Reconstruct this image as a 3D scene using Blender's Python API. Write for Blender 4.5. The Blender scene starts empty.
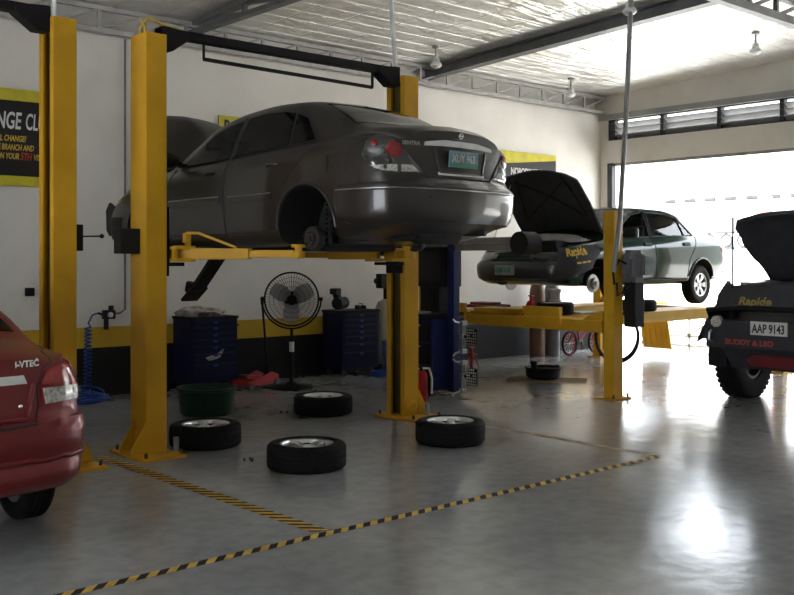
import bpy, bmesh, math, random
import numpy as np
from mathutils import Vector, Matrix
from mathutils.bvhtree import BVHTree
random.seed(7)
SC = bpy.context.scene
COL = SC.collection
PI = math.pi
R = math.radians

# ------------------------------------------------------------------ materials
MATS = {}
def mat(name, col, rough=.5, metal=0., spec=.5, coat=0., coat_rough=.05, trans=0., ior=1.45, emit=None, estr=0.,
        nscale=0., namt=0., col2=None, bump=0., bscale=40., bdist=.01, rvar=0., aniso=(1, 1, 1)):
    m = bpy.data.materials.new(name); m.use_nodes = True
    nt = m.node_tree; b = nt.nodes['Principled BSDF']
    b.inputs['Base Color'].default_value = (*col, 1)
    b.inputs['Roughness'].default_value = rough
    b.inputs['Metallic'].default_value = metal
    b.inputs['Specular IOR Level'].default_value = spec
    b.inputs['Coat Weight'].default_value = coat
    b.inputs['Coat Roughness'].default_value = coat_rough
    b.inputs['Transmission Weight'].default_value = trans
    b.inputs['IOR'].default_value = ior
    if emit:
        b.inputs['Emission Color'].default_value = (*emit, 1); b.inputs['Emission Strength'].default_value = estr
    tc = nt.nodes.new('ShaderNodeTexCoord'); mp = nt.nodes.new('ShaderNodeMapping')
    mp.inputs['Scale'].default_value = aniso
    nt.links.new(tc.outputs['Object'], mp.inputs['Vector'])
    if nscale == 0: nscale, namt = 6., .08
    n = nt.nodes.new('ShaderNodeTexNoise'); n.inputs['Scale'].default_value = nscale; n.inputs['Detail'].default_value = 6
    nt.links.new(mp.outputs['Vector'], n.inputs['Vector'])
    r = nt.nodes.new('ShaderNodeValToRGB')
    c2 = col2 if col2 else tuple(c * (1 - namt * 3) for c in col)
    r.color_ramp.elements[0].position = .32; r.color_ramp.elements[0].color = (*[max(0, c) for c in c2], 1)
    r.color_ramp.elements[1].position = .62; r.color_ramp.elements[1].color = (*col, 1)
    nt.links.new(n.outputs['Fac'], r.inputs['Fac']); nt.links.new(r.outputs['Color'], b.inputs['Base Color'])
    if rvar:
        mr = nt.nodes.new('ShaderNodeMapRange')
        mr.inputs['To Min'].default_value = max(0, rough - rvar); mr.inputs['To Max'].default_value = rough + rvar
        nt.links.new(n.outputs['Fac'], mr.inputs['Value']); nt.links.new(mr.outputs['Result'], b.inputs['Roughness'])
    if bump:
        n2 = nt.nodes.new('ShaderNodeTexNoise'); n2.inputs['Scale'].default_value = bscale; n2.inputs['Detail'].default_value = 4
        nt.links.new(mp.outputs['Vector'], n2.inputs['Vector'])
        bp = nt.nodes.new('ShaderNodeBump'); bp.inputs['Strength'].default_value = bump; bp.inputs['Distance'].default_value = bdist
        nt.links.new(n2.outputs['Fac'], bp.inputs['Height']); nt.links.new(bp.outputs['Normal'], b.inputs['Normal'])
    MATS[name] = m
    return m

M = MATS
mat('lift_yellow', (.60, .32, .016), .5, spec=.25, nscale=3, namt=.06, bump=.08, bscale=60)
mat('post_yellow', (.66, .36, .02), .5, spec=.3, nscale=3, namt=.06)
mat('dark_track', (.09, .06, .015), .5, nscale=8, namt=.1)
mat('black_steel', (.010, .010, .011), .6, spec=.2)
mat('black_plastic', (.012, .012, .013), .6, spec=.25)
mat('matt_black', (.024, .024, .028), .8)
mat('rubber', (.010, .010, .010), .8, spec=.2, nscale=12, namt=.1, bump=.15, bscale=90)
mat('alloy', (.82, .82, .83), .28, metal=.9)
mat('dark_metal', (.06, .06, .065), .5, metal=.6)
mat('rust_metal', (.10, .075, .06), .7, metal=.4, nscale=20, namt=.15)
mat('steel', (.5, .5, .5), .35, metal=.9)
mat('chrome', (.85, .85, .86), .1, metal=1.)
mat('galv', (.34, .34, .34), .5, metal=.5, nscale=5, namt=.1)
mat('truss_grey', (.17, .17, .17), .5, metal=.2, nscale=5, namt=.1)
mat('truss_white', (.46, .45, .43), .5)
mat('paint_brown', (.036, .030, .027), .34, metal=.45, coat=.55, coat_rough=.04, nscale=400, namt=.1)
mat('paint_red', (.19, .010, .014), .4, metal=.3, coat=.45, coat_rough=.12, nscale=400, namt=.08)
mat('paint_green', (.006, .034, .026), .14, spec=.25, metal=0., coat=.2, coat_rough=.02, nscale=400, namt=.1)
mat('paint_black', (.026, .026, .031), .35, metal=.2, coat=.8, coat_rough=.1)
mat('under_black', (.010, .010, .010), .7, nscale=10, namt=.15)
mat('tint_glass', (.003, .003, .0035), .08, spec=.28)
mat('lamp_smoke', (.035, .038, .038), .08, spec=.7, coat=1.)
mat('lamp_red', (.24, .010, .014), .15, spec=.5, coat=.5, nscale=60, namt=.1)
mat('lamp_clear', (.62, .60, .56), .15, spec=.7, coat=1., nscale=50, namt=.2)
mat('lamp_amber', (.45, .2, .08), .15, coat=1.)
mat('tool_blue', (.006, .009, .045), .55, spec=.25)
mat('aligner_blue', (.012, .020, .10), .5, spec=.3)
mat('hose_blue', (.012, .06, .32), .35)
mat('tub_green', (.006, .032, .018), .5, spec=.3)
mat('jack_red', (.40, .016, .022), .5, spec=.25)
mat('dark_red', (.2, .02, .025), .5)
mat('cardboard', (.3, .2, .11), .8)
mat('white_paint', (.8, .8, .8), .45)
mat('white_plastic', (.8, .8, .78), .4)
mat('tank_plastic', (.62, .58, .48), .5)
mat('cloth_grey', (.36, .34, .32), .9, bump=.4, bscale=20)
mat('bag_plastic', (.55, .47, .42), .35, nscale=14, namt=.2, bump=.5, bscale=25)
mat('cover_cloth', (.040, .038, .044), .75, bump=.2, bscale=30)
mat('print_yellow', (.75, .52, .08), .6)
mat('print_red', (.55, .05, .03), .6)
mat('print_white', (.85, .85, .85), .6)
mat('print_black', (.015, .015, .015), .6)
mat('print_green', (.02, .22, .12), .5)
mat('plate_white', (.62, .62, .58), .4)
mat('plate_blue', (.09, .20, .27), .4, nscale=25, col2=(.16, .30, .31))
mat('plate_pale', (.30, .38, .38), .4)
mat('old_silver', (.82, .82, .83), .35)
mat('lamp_bright', (.42, .022, .03), .15, spec=.5, coat=.8, nscale=40, namt=.1)
mat('wheel_silver', (.34, .34, .35), .35, metal=.6)
mat('fan_blade', (.42, .42, .41), .5)
mat('soft_red', (.35, .05, .04), .6)
mat('soft_black', (.038, .037, .043), .7, spec=.3)
mat('hood_black', (.050, .050, .058), .8, spec=.3)
mat('banner_black', (.016, .015, .016), .45)
mat('banner_yellow', (.66, .56, .04), .45)
mat('brown_drum', (.14, .07, .045), .4)
mat('grey_motor', (.17, .17, .18), .5, metal=.3)
mat('brake_disc', (.42, .39, .36), .45, metal=.7)
mat('drum_rust', (.055, .046, .042), .6, metal=.4, nscale=20, namt=.15)
mat('seat_cloth', (.10, .09, .085), .9)

def glass_mat(name, col, rough=.0):
    m = bpy.data.materials.new(name); m.use_nodes = True; nt = m.node_tree
    nt.nodes.remove(nt.nodes['Principled BSDF'])
    out = nt.nodes['Material Output']
    tr = nt.nodes.new('ShaderNodeBsdfTransparent'); gl = nt.nodes.new('ShaderNodeBsdfGlossy'); gl.inputs['Roughness'].default_value = rough
    mx = nt.nodes.new('ShaderNodeMixShader'); fr = nt.nodes.new('ShaderNodeFresnel'); fr.inputs['IOR'].default_value = 1.5
    nz = nt.nodes.new('ShaderNodeTexNoise'); nz.inputs['Scale'].default_value = 2
    rp = nt.nodes.new('ShaderNodeValToRGB')
    rp.color_ramp.elements[0].color = (*[c * .96 for c in col], 1); rp.color_ramp.elements[1].color = (*col, 1)
    nt.links.new(nz.outputs['Fac'], rp.inputs['Fac']); nt.links.new(rp.outputs['Color'], tr.inputs['Color'])
    nt.links.new(fr.outputs['Fac'], mx.inputs['Fac']); nt.links.new(tr.outputs['BSDF'], mx.inputs[1]); nt.links.new(gl.outputs['BSDF'], mx.inputs[2])
    nt.links.new(mx.outputs['Shader'], out.inputs['Surface'])
    MATS[name] = m
glass_mat('clear_glass', (.80, .90, .93))

# ------------------------------------------------------------------ object helpers
def thing(name, label, cat, loc=(0, 0, 0), rotz=0., group=None, scale=1.):
    o = bpy.data.objects.new(name, None); COL.objects.link(o)
    o.location = loc; o.rotation_euler = (0, 0, rotz); o.scale = (scale,) * 3
    o.empty_display_size = .1
    o['label'] = label; o['category'] = cat
    if group: o['group'] = group
    return o
def tag(o, label, cat, group=None, kind=None):
    o['label'] = label; o['category'] = cat
    if group: o['group'] = group
    if kind: o['kind'] = kind
    return o
def link(name, me, mats, parent=None, smooth=None, bevel=0., loc=None, label=None):
    if not isinstance(mats, (list, tuple)): mats = [mats]
    for m in mats: me.materials.append(MATS[m] if isinstance(m, str) else m)
    if smooth is not None:
        me.polygons.foreach_set('use_smooth', [True] * len(me.polygons))
        me.set_sharp_from_angle(angle=R(smooth))
    o = bpy.data.objects.new(name, me); COL.objects.link(o)
    if parent: o.parent = parent
    if loc: o.location = loc
    if bevel:
        b = o.modifiers.new('bevel', 'BEVEL'); b.width = bevel; b.segments = 2; b.limit_method = 'ANGLE'; b.angle_limit = R(40)
    if label: o['label'] = label
    return o

class MB:
    """collects shapes into one mesh"""
    def __init__(s): s.v = []; s.f = []; s.mi = []; s.cur = 0
    def add(s, vs, fs):
        n = len(s.v); s.v += [tuple(v) for v in vs]
        for f in fs: s.f.append([n + i for i in f]); s.mi.append(s.cur)
        return s
    def box(s, c, d, rot=None):
        hx, hy, hz = d[0] / 2, d[1] / 2, d[2] / 2
        vs = [Vector((x, y, z)) for x in (-hx, hx) for y in (-hy, hy) for z in (-hz, hz)]
        if rot is not None: vs = [rot @ v for v in vs]
        c = Vector(c)
        return s.add([v + c for v in vs], [(0, 1, 3, 2), (4, 6, 7, 5), (0, 4, 5, 1), (2, 3, 7, 6), (0, 2, 6, 4), (1, 5, 7, 3)])
    def b2(s, lo, hi):
        return s.box([(a + b) / 2 for a, b in zip(lo, hi)], [abs(b - a) for a, b in zip(lo, hi)])
    def beam(s, p, q, w, h, up=(0, 0, 1)):
        p, q = Vector(p), Vector(q); d = (q - p); L = d.length; x = d.normalized(); up = Vector(up)
        y = up.cross(x)
        if y.length < 1e-4: y = Vector((0, 1, 0)).cross(x)
        y.normalize(); z = x.cross(y)
        return s.box((p + q) / 2, (L, w, h), Matrix((x, y, z)).transposed())
    def tube(s, path, r, n=8, closed=False, caps=True):
        P = [Vector(p) for p in path]; m = len(P)
        rr = r if isinstance(r, (list, tuple)) else [r] * m
        vs = []; prev = None
        for i in range(m):
            if closed: t = P[(i + 1) % m] - P[i - 1]
            else: t = P[min(i + 1, m - 1)] - P[max(i - 1, 0)]
            if t.length < 1e-9: t = Vector((0, 0, 1))
            t.normalize()
            if prev is None:
                a = Vector((0, 0, 1)) if abs(t.z) < .9 else Vector((1, 0, 0))
                nrm = t.cross(a).normalized()
            else:
                nrm = prev - t * prev.dot(t)
                if nrm.length < 1e-6: nrm = t.orthogonal()
                nrm.normalize()
            prev = nrm; bn = t.cross(nrm)
            for k in range(n):
                a = 2 * PI * k / n
                vs.append(P[i] + (nrm * math.cos(a) + bn * math.sin(a)) * rr[i])
        fs = []
        for i in range(m if closed else m - 1):
            j = (i + 1) % m
            for k in range(n):
                fs.append((i * n + k, i * n + (k + 1) % n, j * n + (k + 1) % n, j * n + k))
        if caps and not closed:
            fs.append(tuple(range(n - 1, -1, -1))); fs.append(tuple((m - 1) * n + k for k in range(n)))
        return s.add(vs, fs)
    def cyl(s, p, q, r, n=20, r2=None): return s.tube([p, q], [r, r if r2 is None else r2], n)
    def lathe(s, prof, c=(0, 0, 0), axis='z', n=32, closed=False, sx=1., sy=1.):
        """prof: (r, h) list"""
        vs = []; fs = []; m = len(prof)
        for k in range(n):
            a = 2 * PI * k / n
            for r, h in prof:
                x, y = r * math.cos(a) * sx, r * math.sin(a) * sy
                v = (x, y, h) if axis == 'z' else ((h, x, y) if axis == 'x' else (y, h, x))
                vs.append((v[0] + c[0], v[1] + c[1], v[2] + c[2]))
        for k in range(n):
            k2 = (k + 1) % n
            for i in range(m if closed else m - 1):
                j = (i + 1) % m
                fs.append((k * m + i, k2 * m + i, k2 * m + j, k * m + j))
        return s.add(vs, fs)
    def prism(s, poly, o, ux, uy, th):
        """poly 2d, origin o, axes ux, uy, thickness along ux x uy"""
        o, ux, uy = Vector(o), Vector(ux), Vector(uy); nz = ux.cross(uy).normalized()
        a = [o + ux * x + uy * y for x, y in poly]; n = len(a)
        return s.add(a + [p + nz * th for p in a], [tuple(range(n - 1, -1, -1)), tuple(range(n, 2 * n))] + [(i, (i + 1) % n, n + (i + 1) % n, n + i) for i in range(n)])
    def sphere(s, c, r, n=12, sc=(1, 1, 1)):
        prof = [(math.sin(PI * i / n) * r, -math.cos(PI * i / n) * r) for i in range(n + 1)]
        vs0 = len(s.v); s.lathe(prof, (0, 0, 0), 'z', n * 2)
        for i in range(vs0, len(s.v)):
            v = s.v[i]; s.v[i] = (v[0] * sc[0] + c[0], v[1] * sc[1] + c[1], v[2] * sc[2] + c[2])
        return s
    def xf(s, mtx):
        s.v = [tuple(mtx @ Vector(v)) for v in s.v]; return s
    def mesh(s, name):
        me = bpy.data.meshes.new(name)
        me.from_pydata(s.v, [], s.f)
        if any(s.mi): me.polygons.foreach_set('material_index', s.mi)
        bm = bmesh.new(); bm.from_mesh(me)
        bmesh.ops.remove_doubles(bm, verts=bm.verts, dist=1e-6)
        bmesh.ops.recalc_face_normals(bm, faces=bm.faces)
        bm.to_mesh(me); bm.free(); me.update()
        return me
    def build(s, name, mats, parent=None, smooth=35, bevel=0., loc=None, label=None):
        return link(name, s.mesh(name), mats, parent, smooth, bevel, loc, label)

def text_mesh(s, size, extrude=.001, bold=0., sx=1., shear=0., align='LEFT'):
    cu = bpy.data.curves.new('lettering', 'FONT'); cu.body = s; cu.size = size; cu.extrude = extrude; cu.offset = bold; cu.shear = shear
    cu.align_x = align; cu.resolution_u = 3
    o = bpy.data.objects.new('tmp', cu); COL.objects.link(o)
    dg = bpy.context.evaluated_depsgraph_get(); e = o.evaluated_get(dg)
    me = bpy.data.meshes.new_from_object(e)
    bpy.data.objects.remove(o); bpy.data.curves.remove(cu)
    for v in me.vertices: v.co.x *= sx
    return me
def text(name, s, size, o, right, up, m, parent=None, extrude=.001, bold=0., sx=1., shear=0., align='LEFT'):
    me = text_mesh(s, size, extrude, bold, sx, shear, align)
    r, u = Vector(right).normalized(), Vector(up).normalized(); n = r.cross(u)
    o = Vector(o)
    for v in me.vertices: v.co = o + r * v.co.x + u * v.co.y + n * (v.co.z + extrude)
    me.materials.clear()
    return link(name, me, m, parent)
def copy_tree(o, parent=None):
    c = o.copy(); COL.objects.link(c)
    if parent: c.parent = parent
    for ch in list(o.children): copy_tree(ch, c)
    return c

def pchip(keys):
    xs = np.array([k[0] for k in keys], float); ys = np.array([k[1] for k in keys], float)
    h = np.diff(xs); d = np.diff(ys) / h; n = len(xs); m = np.zeros(n)
    for i in range(1, n - 1):
        if d[i - 1] * d[i] > 0:
            w1 = 2 * h[i] + h[i - 1]; w2 = h[i] + 2 * h[i - 1]
            m[i] = (w1 + w2) / (w1 / d[i - 1] + w2 / d[i])
    m[0] = d[0]; m[-1] = d[-1]
    def f(x):
        x = min(max(x, xs[0]), xs[-1]); i = min(int(np.searchsorted(xs, x, side='right')) - 1, n - 2); i = max(i, 0)
        t = (x - xs[i]) / h[i]
        return float((1 + 2 * t) * (1 - t) ** 2 * ys[i] + t * (1 - t) ** 2 * h[i] * m[i] + t * t * (3 - 2 * t) * ys[i + 1] + t * t * (t - 1) * h[i] * m[i + 1])
    return f

# ------------------------------------------------------------------ car bodies
class Car:
    """a closed lofted shell (x forward from the rear, y left, z up), with parts laid on its surface"""
    SEG = [5, 3, 3, 4, 4, 4, 2, 5, 5, 3, 4, 4]
    def __init__(s, K, L):
        s.K = {k: pchip(v) for k, v in K.items()}; s.L = L
        nx = 84
        xs = [L * (i / nx) for i in range(nx + 1)]
        rings = []
        for x in xs: rings.append(s.section(x))
        half = len(rings[0]); ring_n = 2 * half - 2
        vs = []; 
        for x, h in zip(xs, rings):
            full = [(y, z) for y, z in h] + [(-y, z) for y, z in h[-2:0:-1]]
            vs.append([s.warp(x, y, z) for y, z in full])
        V = []; F = []
        for rg in vs: V += rg
        n = ring_n
        for i in range(len(xs) - 1):
            for k in range(n):
                F.append((i * n + k, i * n + (k + 1) % n, (i + 1) * n + (k + 1) % n, (i + 1) * n + k))
        for end, x in ((0, xs[0]), (len(xs) - 1, xs[-1])):
            h = rings[0 if end == 0 else -1]
            full = [(y, z) for y, z in h] + [(-y, z) for y, z in h[-2:0:-1]]
            zc = sum(p[1] for p in full) / n
            base = end * n; K2 = 12; prev = list(range(base, base + n))
            for q in range(1, K2):
                sc = 1 - q / K2; st = len(V); cur = []
                for y, z in full:
                    V.append(s.warp(x, y * sc, zc + (z - zc) * sc)); cur.append(len(V) - 1)
                for k in range(n): F.append((prev[k], prev[(k + 1) % n], cur[(k + 1) % n], cur[k]))
                prev = cur
            V.append(s.warp(x, 0, zc)); c = len(V) - 1
            for k in range(n): F.append((prev[k], prev[(k + 1) % n], c))
        bm = bmesh.new()
        bv = [bm.verts.new(v) for v in V]
        for f in F:
            try: bm.faces.new([bv[i] for i in f])
            except ValueError: pass
        bmesh.ops.remove_doubles(bm, verts=bm.verts, dist=1e-5)
        bmesh.ops.recalc_face_normals(bm, faces=bm.faces)
        s.bm = bm; s.bvh = BVHTree.FromBMesh(bm)
    def section(s, x):
        k = s.K; zb, zt, zbelt, zr = k['zb'](x), k['ztop'](x), k['zbelt'](x), k['zrail'](x)
        wm, wb, wr = k['wmax'](x), k['wbelt'](x), k['wrail'](x)
        zt = max(zt, zbelt + .012); zr = min(max(zr, zbelt + .011), zt - .001)
        zm = zb + (zbelt - zb) * .52
        g0 = (wb - .035, zbelt + .008)
        P = [(0, zb), (wm - .13, zb), (wm - .03, zb + .06), (wm - .008, zb + .2), (wm, zm), (wm - .012, zbelt - .13 if zbelt - .13 > zm + .03 else zm + .03),
             (wb, zbelt - .025), g0, ((g0[0] * .5 + wr * .5) + .018 * min(1, (zr - zbelt) / .3), g0[1] * .5 + zr * .5), (wr, zr),
             (wr * .86, zr + (zt - zr) * .5), (wr * .45, zr + (zt - zr) * .88), (0, zt)]
        t = [0.]
        for a, b in zip(P, P[1:]): t.append(t[-1] + max(1e-4, math.hypot(b[0] - a[0], b[1] - a[1])))
        fy = pchip(list(zip(t, [p[0] for p in P]))); fz = pchip(list(zip(t, [p[1] for p in P])))
        out = []
        for i, m in enumerate(s.SEG):
            for j in range(m):
                u = t[i] + (t[i + 1] - t[i]) * j / m; out.append((max(0, fy(u)), fz(u)))
        out.append((0., zt))
        return out
    def warp(s, x, y, z):
        k = s.K; fr = k['fall'](0) if 'fall' in k else .9
        a = max(0, 1 - x / fr); b = max(0, 1 - (s.L - x) / fr)
        q = min(1.25, abs(y) / .8)
        xo = a * a * (k['rz'](z) + k['rbow'](q)) - b * b * (k['fz'](z) + k['fbow'](q))
        return Vector((x + xo, y, z))
    def hit(s, mode, a, b, cx=1.2):
        if mode == 'l': o, d = Vector((a, 4, b)), Vector((0, -1, 0))
        elif mode == 'r': o, d = Vector((a, -4, b)), Vector((0, 1, 0))
        elif mode == 'rear': o, d = Vector((-4, a, b)), Vector((1, 0, 0))
        elif mode == 'front': o, d = Vector((s.L + 4, a, b)), Vector((-1, 0, 0))
        elif mode == 'top': o, d = Vector((a, b, 5)), Vector((0, 0, -1))
        elif mode == 'cr': d = Vector((-math.cos(a), math.sin(a), 0)); o, d = Vector((cx, 0, b)) + d * 5, -d
        elif mode == 'cf': d = Vector((math.cos(a), math.sin(a), 0)); o, d = Vector((cx, 0, b)) + d * 5, -d
        h, n, i, dist = s.bvh.ray_cast(o, d)
        if h is None:
            h, n, i, dist = s.bvh.find_nearest(o + d * 3.3)
        if n.dot(d) > 0: n = -n
        return h, n
    def panel(s, name, mode, poly, off, th, m, parent, res=.045, cx=1.2, post=None, edge=0., label=None, smooth=40):
        bm = bmesh.new()
        vs = [bm.verts.new((p[0], p[1], 0)) for p in poly]; bm.faces.new(vs)
        if res:
            for ax in (0, 1):
                lo = min(p[ax] for p in poly); hi = max(p[ax] for p in poly); n = max(1, int((hi - lo) / res))
                for i in range(1, n):
                    co = [0, 0, 0]; no = [0, 0, 0]; co[ax] = lo + (hi - lo) * i / n; no[ax] = 1
                    bmesh.ops.bisect_plane(bm, geom=bm.verts[:] + bm.edges[:] + bm.faces[:], plane_co=co, plane_no=no, dist=1e-5)
        bm.verts.ensure_lookup_table()
        bnd = {v.index for v in bm.verts if v.is_boundary}
        bm.verts.index_update()
        n = len(bm.verts); out = []; inn = []
        for v in bm.verts:
            h, nr = s.hit(mode, v.co.x, v.co.y, cx)
            oo = off - (edge if v.is_boundary else 0)
            out.append(h + nr * oo); inn.append(h + nr * (off - th))
        fs = [[v.index for v in f.verts] for f in bm.faces]
        be = [(e.verts[0].index, e.verts[1].index) for e in bm.edges if e.is_boundary]
        bm.free()
        V = out + inn; F = fs + [[n + i for i in reversed(f)] for f in fs] + [[a, b, n + b, n + a] for a, b in be]
        if post: V = [post @ v for v in V]
        return MB().add(V, F).build(name, m, parent, smooth, label=label)
    def line(s, name, mode, pts, r, m, parent, cx=1.2, off=0., step=.04, mb=None):
        path = []
        for p, q in zip(pts, pts[1:]):
            n = max(1, int(math.hypot(q[0] - p[0], q[1] - p[1]) / step))
            for i in range(n): path.append((p[0] + (q[0] - p[0]) * i / n, p[1] + (q[1] - p[1]) * i / n))
        path.append(pts[-1])
        P = []
        for a, b in path:
            h, n = s.hit(mode, a, b, cx); P.append(h + n * off)
        (mb or MB()).tube(P, r, 6)
        if mb is None: return MB().tube(P, r, 6).build(name, m, parent, 60)
    def text(s, name, mode, string, size, a0, b0, sgn, m, parent, off=.004, cx=1.2, **kw):
        me = text_mesh(string, size, .0015, **kw)
        for v in me.vertices:
            h, n = s.hit(mode, a0 + sgn * v.co.x, b0 + v.co.y, cx); v.co = h + n * (off + v.co.z)
        me.materials.clear()
        return link(name, me, m, parent)
    def body(s, name, mats, parent, cuts):
        """cuts: MB list to subtract; their faces take the second material"""
        me = bpy.data.meshes.new(name); s.bm.to_mesh(me)
        o = bpy.data.objects.new('tmp_body', me); COL.objects.link(o)
        for m in mats: me.materials.append(MATS[m])
        tmp = []
        for c in cuts:
            cm = c.mesh('cut')
            for m in mats: cm.materials.append(MATS[m])
            cm.polygons.foreach_set('material_index', [1] * len(cm.polygons))
            co = bpy.data.objects.new('tmp_cut', cm); COL.objects.link(co); tmp.append(co)
            bo = o.modifiers.new('b', 'BOOLEAN'); bo.object = co; bo.operation = 'DIFFERENCE'; bo.solver = 'EXACT'
        dg = bpy.context.evaluated_depsgraph_get()
        nm = bpy.data.meshes.new_from_object(o.evaluated_get(dg)); nm.name = name
        for t in tmp: bpy.data.objects.remove(t)
        bpy.data.objects.remove(o)
        nm.polygons.foreach_set('use_smooth', [True] * len(nm.polygons)); nm.set_sharp_from_angle(angle=R(38))
        r = bpy.data.objects.new(name, nm); COL.objects.link(r); r.parent = parent
        return r

# ------------------------------------------------------------------ wheels
def tyre_mb(Ro, W, Ri, axis='z', n=48, c=(0, 0, 0)):
    h = W / 2; pr = [(Ri, -h * .8), (Ri + .01, -h * .92), ((Ri + Ro) / 2, -h), (Ro - .022, -h * .93), (Ro - .004, -h * .76)]
    for g in (-.5, -.17, .17, .5):
        pr += [(Ro, h * (g - .05)), (Ro - .009, h * (g - .045)), (Ro - .009, h * (g + .045)), (Ro, h * (g + .05))]
    pr += [(Ro - .004, h * .76), (Ro - .022, h * .93), ((Ri + Ro) / 2, h), (Ri + .01, h * .92), (Ri, h * .8)]
    return MB().lathe(pr, c, axis, n, closed=True)
def rim_mb(Ri, W, spokes=5, twin=False, n=40):
    """rim with spokes lying in the xy plane, face towards +z"""
    h = W / 2; m = MB()
    m.lathe([(Ri, h * .8), (Ri + .006, h * .9), (Ri - .012, h * .84), (Ri - .02, h * .6), (Ri - .03, -h * .8), (Ri, -h * .8)], n=n, closed=True)
    hub = h * .62
    m.lathe([(0, hub + .012), (.028, hub + .012), (.034, hub + .004), (.065, hub - .002), (.068, hub - .05), (0, hub - .05)], n=24)
    for k in range(spokes):
        a = 2 * PI * k / spokes
        for da, w0, w1 in (((-.17, .018, .022), (.17, .018, .022)) if twin else ((0, .022, .042),)):
            ca, sa = math.cos(a + da), math.sin(a + da); t = Vector((-sa, ca, 0)); d = Vector((ca, sa, 0))
            pts = []
            for rr, w, z in ((.05, w0, hub), (Ri * .6, (w0 + w1) / 2 * .9, hub + .012), (Ri - .01, w1, h * .78)):
                pts.append((d * rr, w, z))
            vs = []; fs = []
            for p, w, z in pts:
                vs += [p + t * w + Vector((0, 0, z)), p - t * w + Vector((0, 0, z)), p - t * w * .9 + Vector((0, 0, z - .03)), p + t * w * .9 + Vector((0, 0, z - .03))]
            for i in range(2):
                for q in range(4): fs.append((i * 4 + q, i * 4 + (q + 1) % 4, i * 4 + 4 + (q + 1) % 4, i * 4 + 4 + q))
            fs += [(0, 1, 2, 3), (8, 9, 10, 11)]
            m.add(vs, fs)
    return m
def car_wheel(parent, c, side, Ro=.29, W=.185, Ri=.175, rim='alloy', spokes=5, steer=0.):
    """a wheel as a part of a car: wheel (tyre) > rim"""
    t = tyre_mb(Ro, W, Ri, 'y').build('wheel', 'rubber', parent, 40, loc=c)
    m = rim_mb(Ri, W, spokes); m.xf(Matrix.Rotation(-PI / 2 * side, 4, 'X'))
    rm = m.build('rim', rim, t, 35)
    b = MB().lathe([(0, 0), (Ri - .03, 0)], axis='y', n=24); b.lathe([(0, -.02 * side), (Ri - .03, -.02 * side)], axis='y', n=24)
    b.build('brake_backing', 'under_black', t, None)
    return t

mat('script_yellow', (.30, .22, .06), .7)
# ------------------------------------------------------------------ the setting
def nodes(name):
    m = bpy.data.materials.new(name); m.use_nodes = True; MATS[name] = m
    return m.node_tree, m.node_tree.nodes['Principled BSDF']
def N(nt, t, **kw):
    n = nt.nodes.new(t)
    for k, v in kw.items():
        if k in n.inputs: n.inputs[k].default_value = v
        else: setattr(n, k, v)
    return n
def ramp(nt, stops, interp='LINEAR'):
    r = nt.nodes.new('ShaderNodeValToRGB'); cr = r.color_ramp; cr.interpolation = interp
    while len(cr.elements) < len(stops): cr.elements.new(.5)
    for e, (p, c) in zip(cr.elements, stops): e.position = p; e.color = (*c, 1)
    return r

# floor: grey epoxy, slightly wavy
nt, b = nodes('epoxy_floor')
tc = N(nt, 'ShaderNodeTexCoord')
n1 = N(nt, 'ShaderNodeTexNoise', Scale=.8, Detail=8., Roughness=.65); nt.links.new(tc.outputs['Object'], n1.inputs['Vector'])
r1 = ramp(nt, [(.3, (.235, .24, .24)), (.5, (.285, .29, .288)), (.72, (.33, .335, .33))])
nt.links.new(n1.outputs['Fac'], r1.inputs['Fac'])
n3 = N(nt, 'ShaderNodeTexNoise', Scale=9., Detail=6.); nt.links.new(tc.outputs['Object'], n3.inputs['Vector'])
r3 = ramp(nt, [(.3, (.82, .82, .82)), (.6, (1, 1, 1))]); nt.links.new(n3.outputs['Fac'], r3.inputs['Fac'])
mxf = N(nt, 'ShaderNodeMix', data_type='RGBA', blend_type='MULTIPLY'); mxf.inputs[0].default_value = 1
nt.links.new(r1.outputs['Color'], mxf.inputs[6]); nt.links.new(r3.outputs['Color'], mxf.inputs[7])
nt.links.new(mxf.outputs[2], b.inputs['Base Color'])
mr = N(nt, 'ShaderNodeMapRange'); mr.inputs['To Min'].default_value = .10; mr.inputs['To Max'].default_value = .26
nt.links.new(n1.outputs['Fac'], mr.inputs['Value']); nt.links.new(mr.outputs['Result'], b.inputs['Roughness'])
b.inputs['Specular IOR Level'].default_value = .5
n2 = N(nt, 'ShaderNodeTexNoise', Scale=3.2, Detail=2.5); nt.links.new(tc.outputs['Object'], n2.inputs['Vector'])
bp = N(nt, 'ShaderNodeBump', Strength=.3, Distance=.014); nt.links.new(n2.outputs['Fac'], bp.inputs['Height'])
nt.links.new(bp.outputs['Normal'], b.inputs['Normal'])

# left wall: white plaster over a yellow band over a black dado
nt, b = nodes('banded_wall')
tc = N(nt, 'ShaderNodeTexCoord'); sx = N(nt, 'ShaderNodeSeparateXYZ'); nt.links.new(tc.outputs['Object'], sx.inputs['Vector'])
dv = N(nt, 'ShaderNodeMath', operation='DIVIDE'); dv.inputs[1].default_value = 2.; nt.links.new(sx.outputs['Z'], dv.inputs[0])
rr = ramp(nt, [(0, (.014, .014, .015)), (.548 / 2, (.60, .38, .035)), (.786 / 2, (.80, .765, .705))], 'CONSTANT')
nt.links.new(dv.outputs[0], rr.inputs['Fac'])
n1 = N(nt, 'ShaderNodeTexNoise', Scale=1.3, Detail=8.); nt.links.new(tc.outputs['Object'], n1.inputs['Vector'])
r1 = ramp(nt, [(.3, (.88, .88, .87)), (.6, (1, 1, 1))]); nt.links.new(n1.outputs['Fac'], r1.inputs['Fac'])
mx = N(nt, 'ShaderNodeMix', data_type='RGBA', blend_type='MULTIPLY'); mx.inputs[0].default_value = 1
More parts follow.
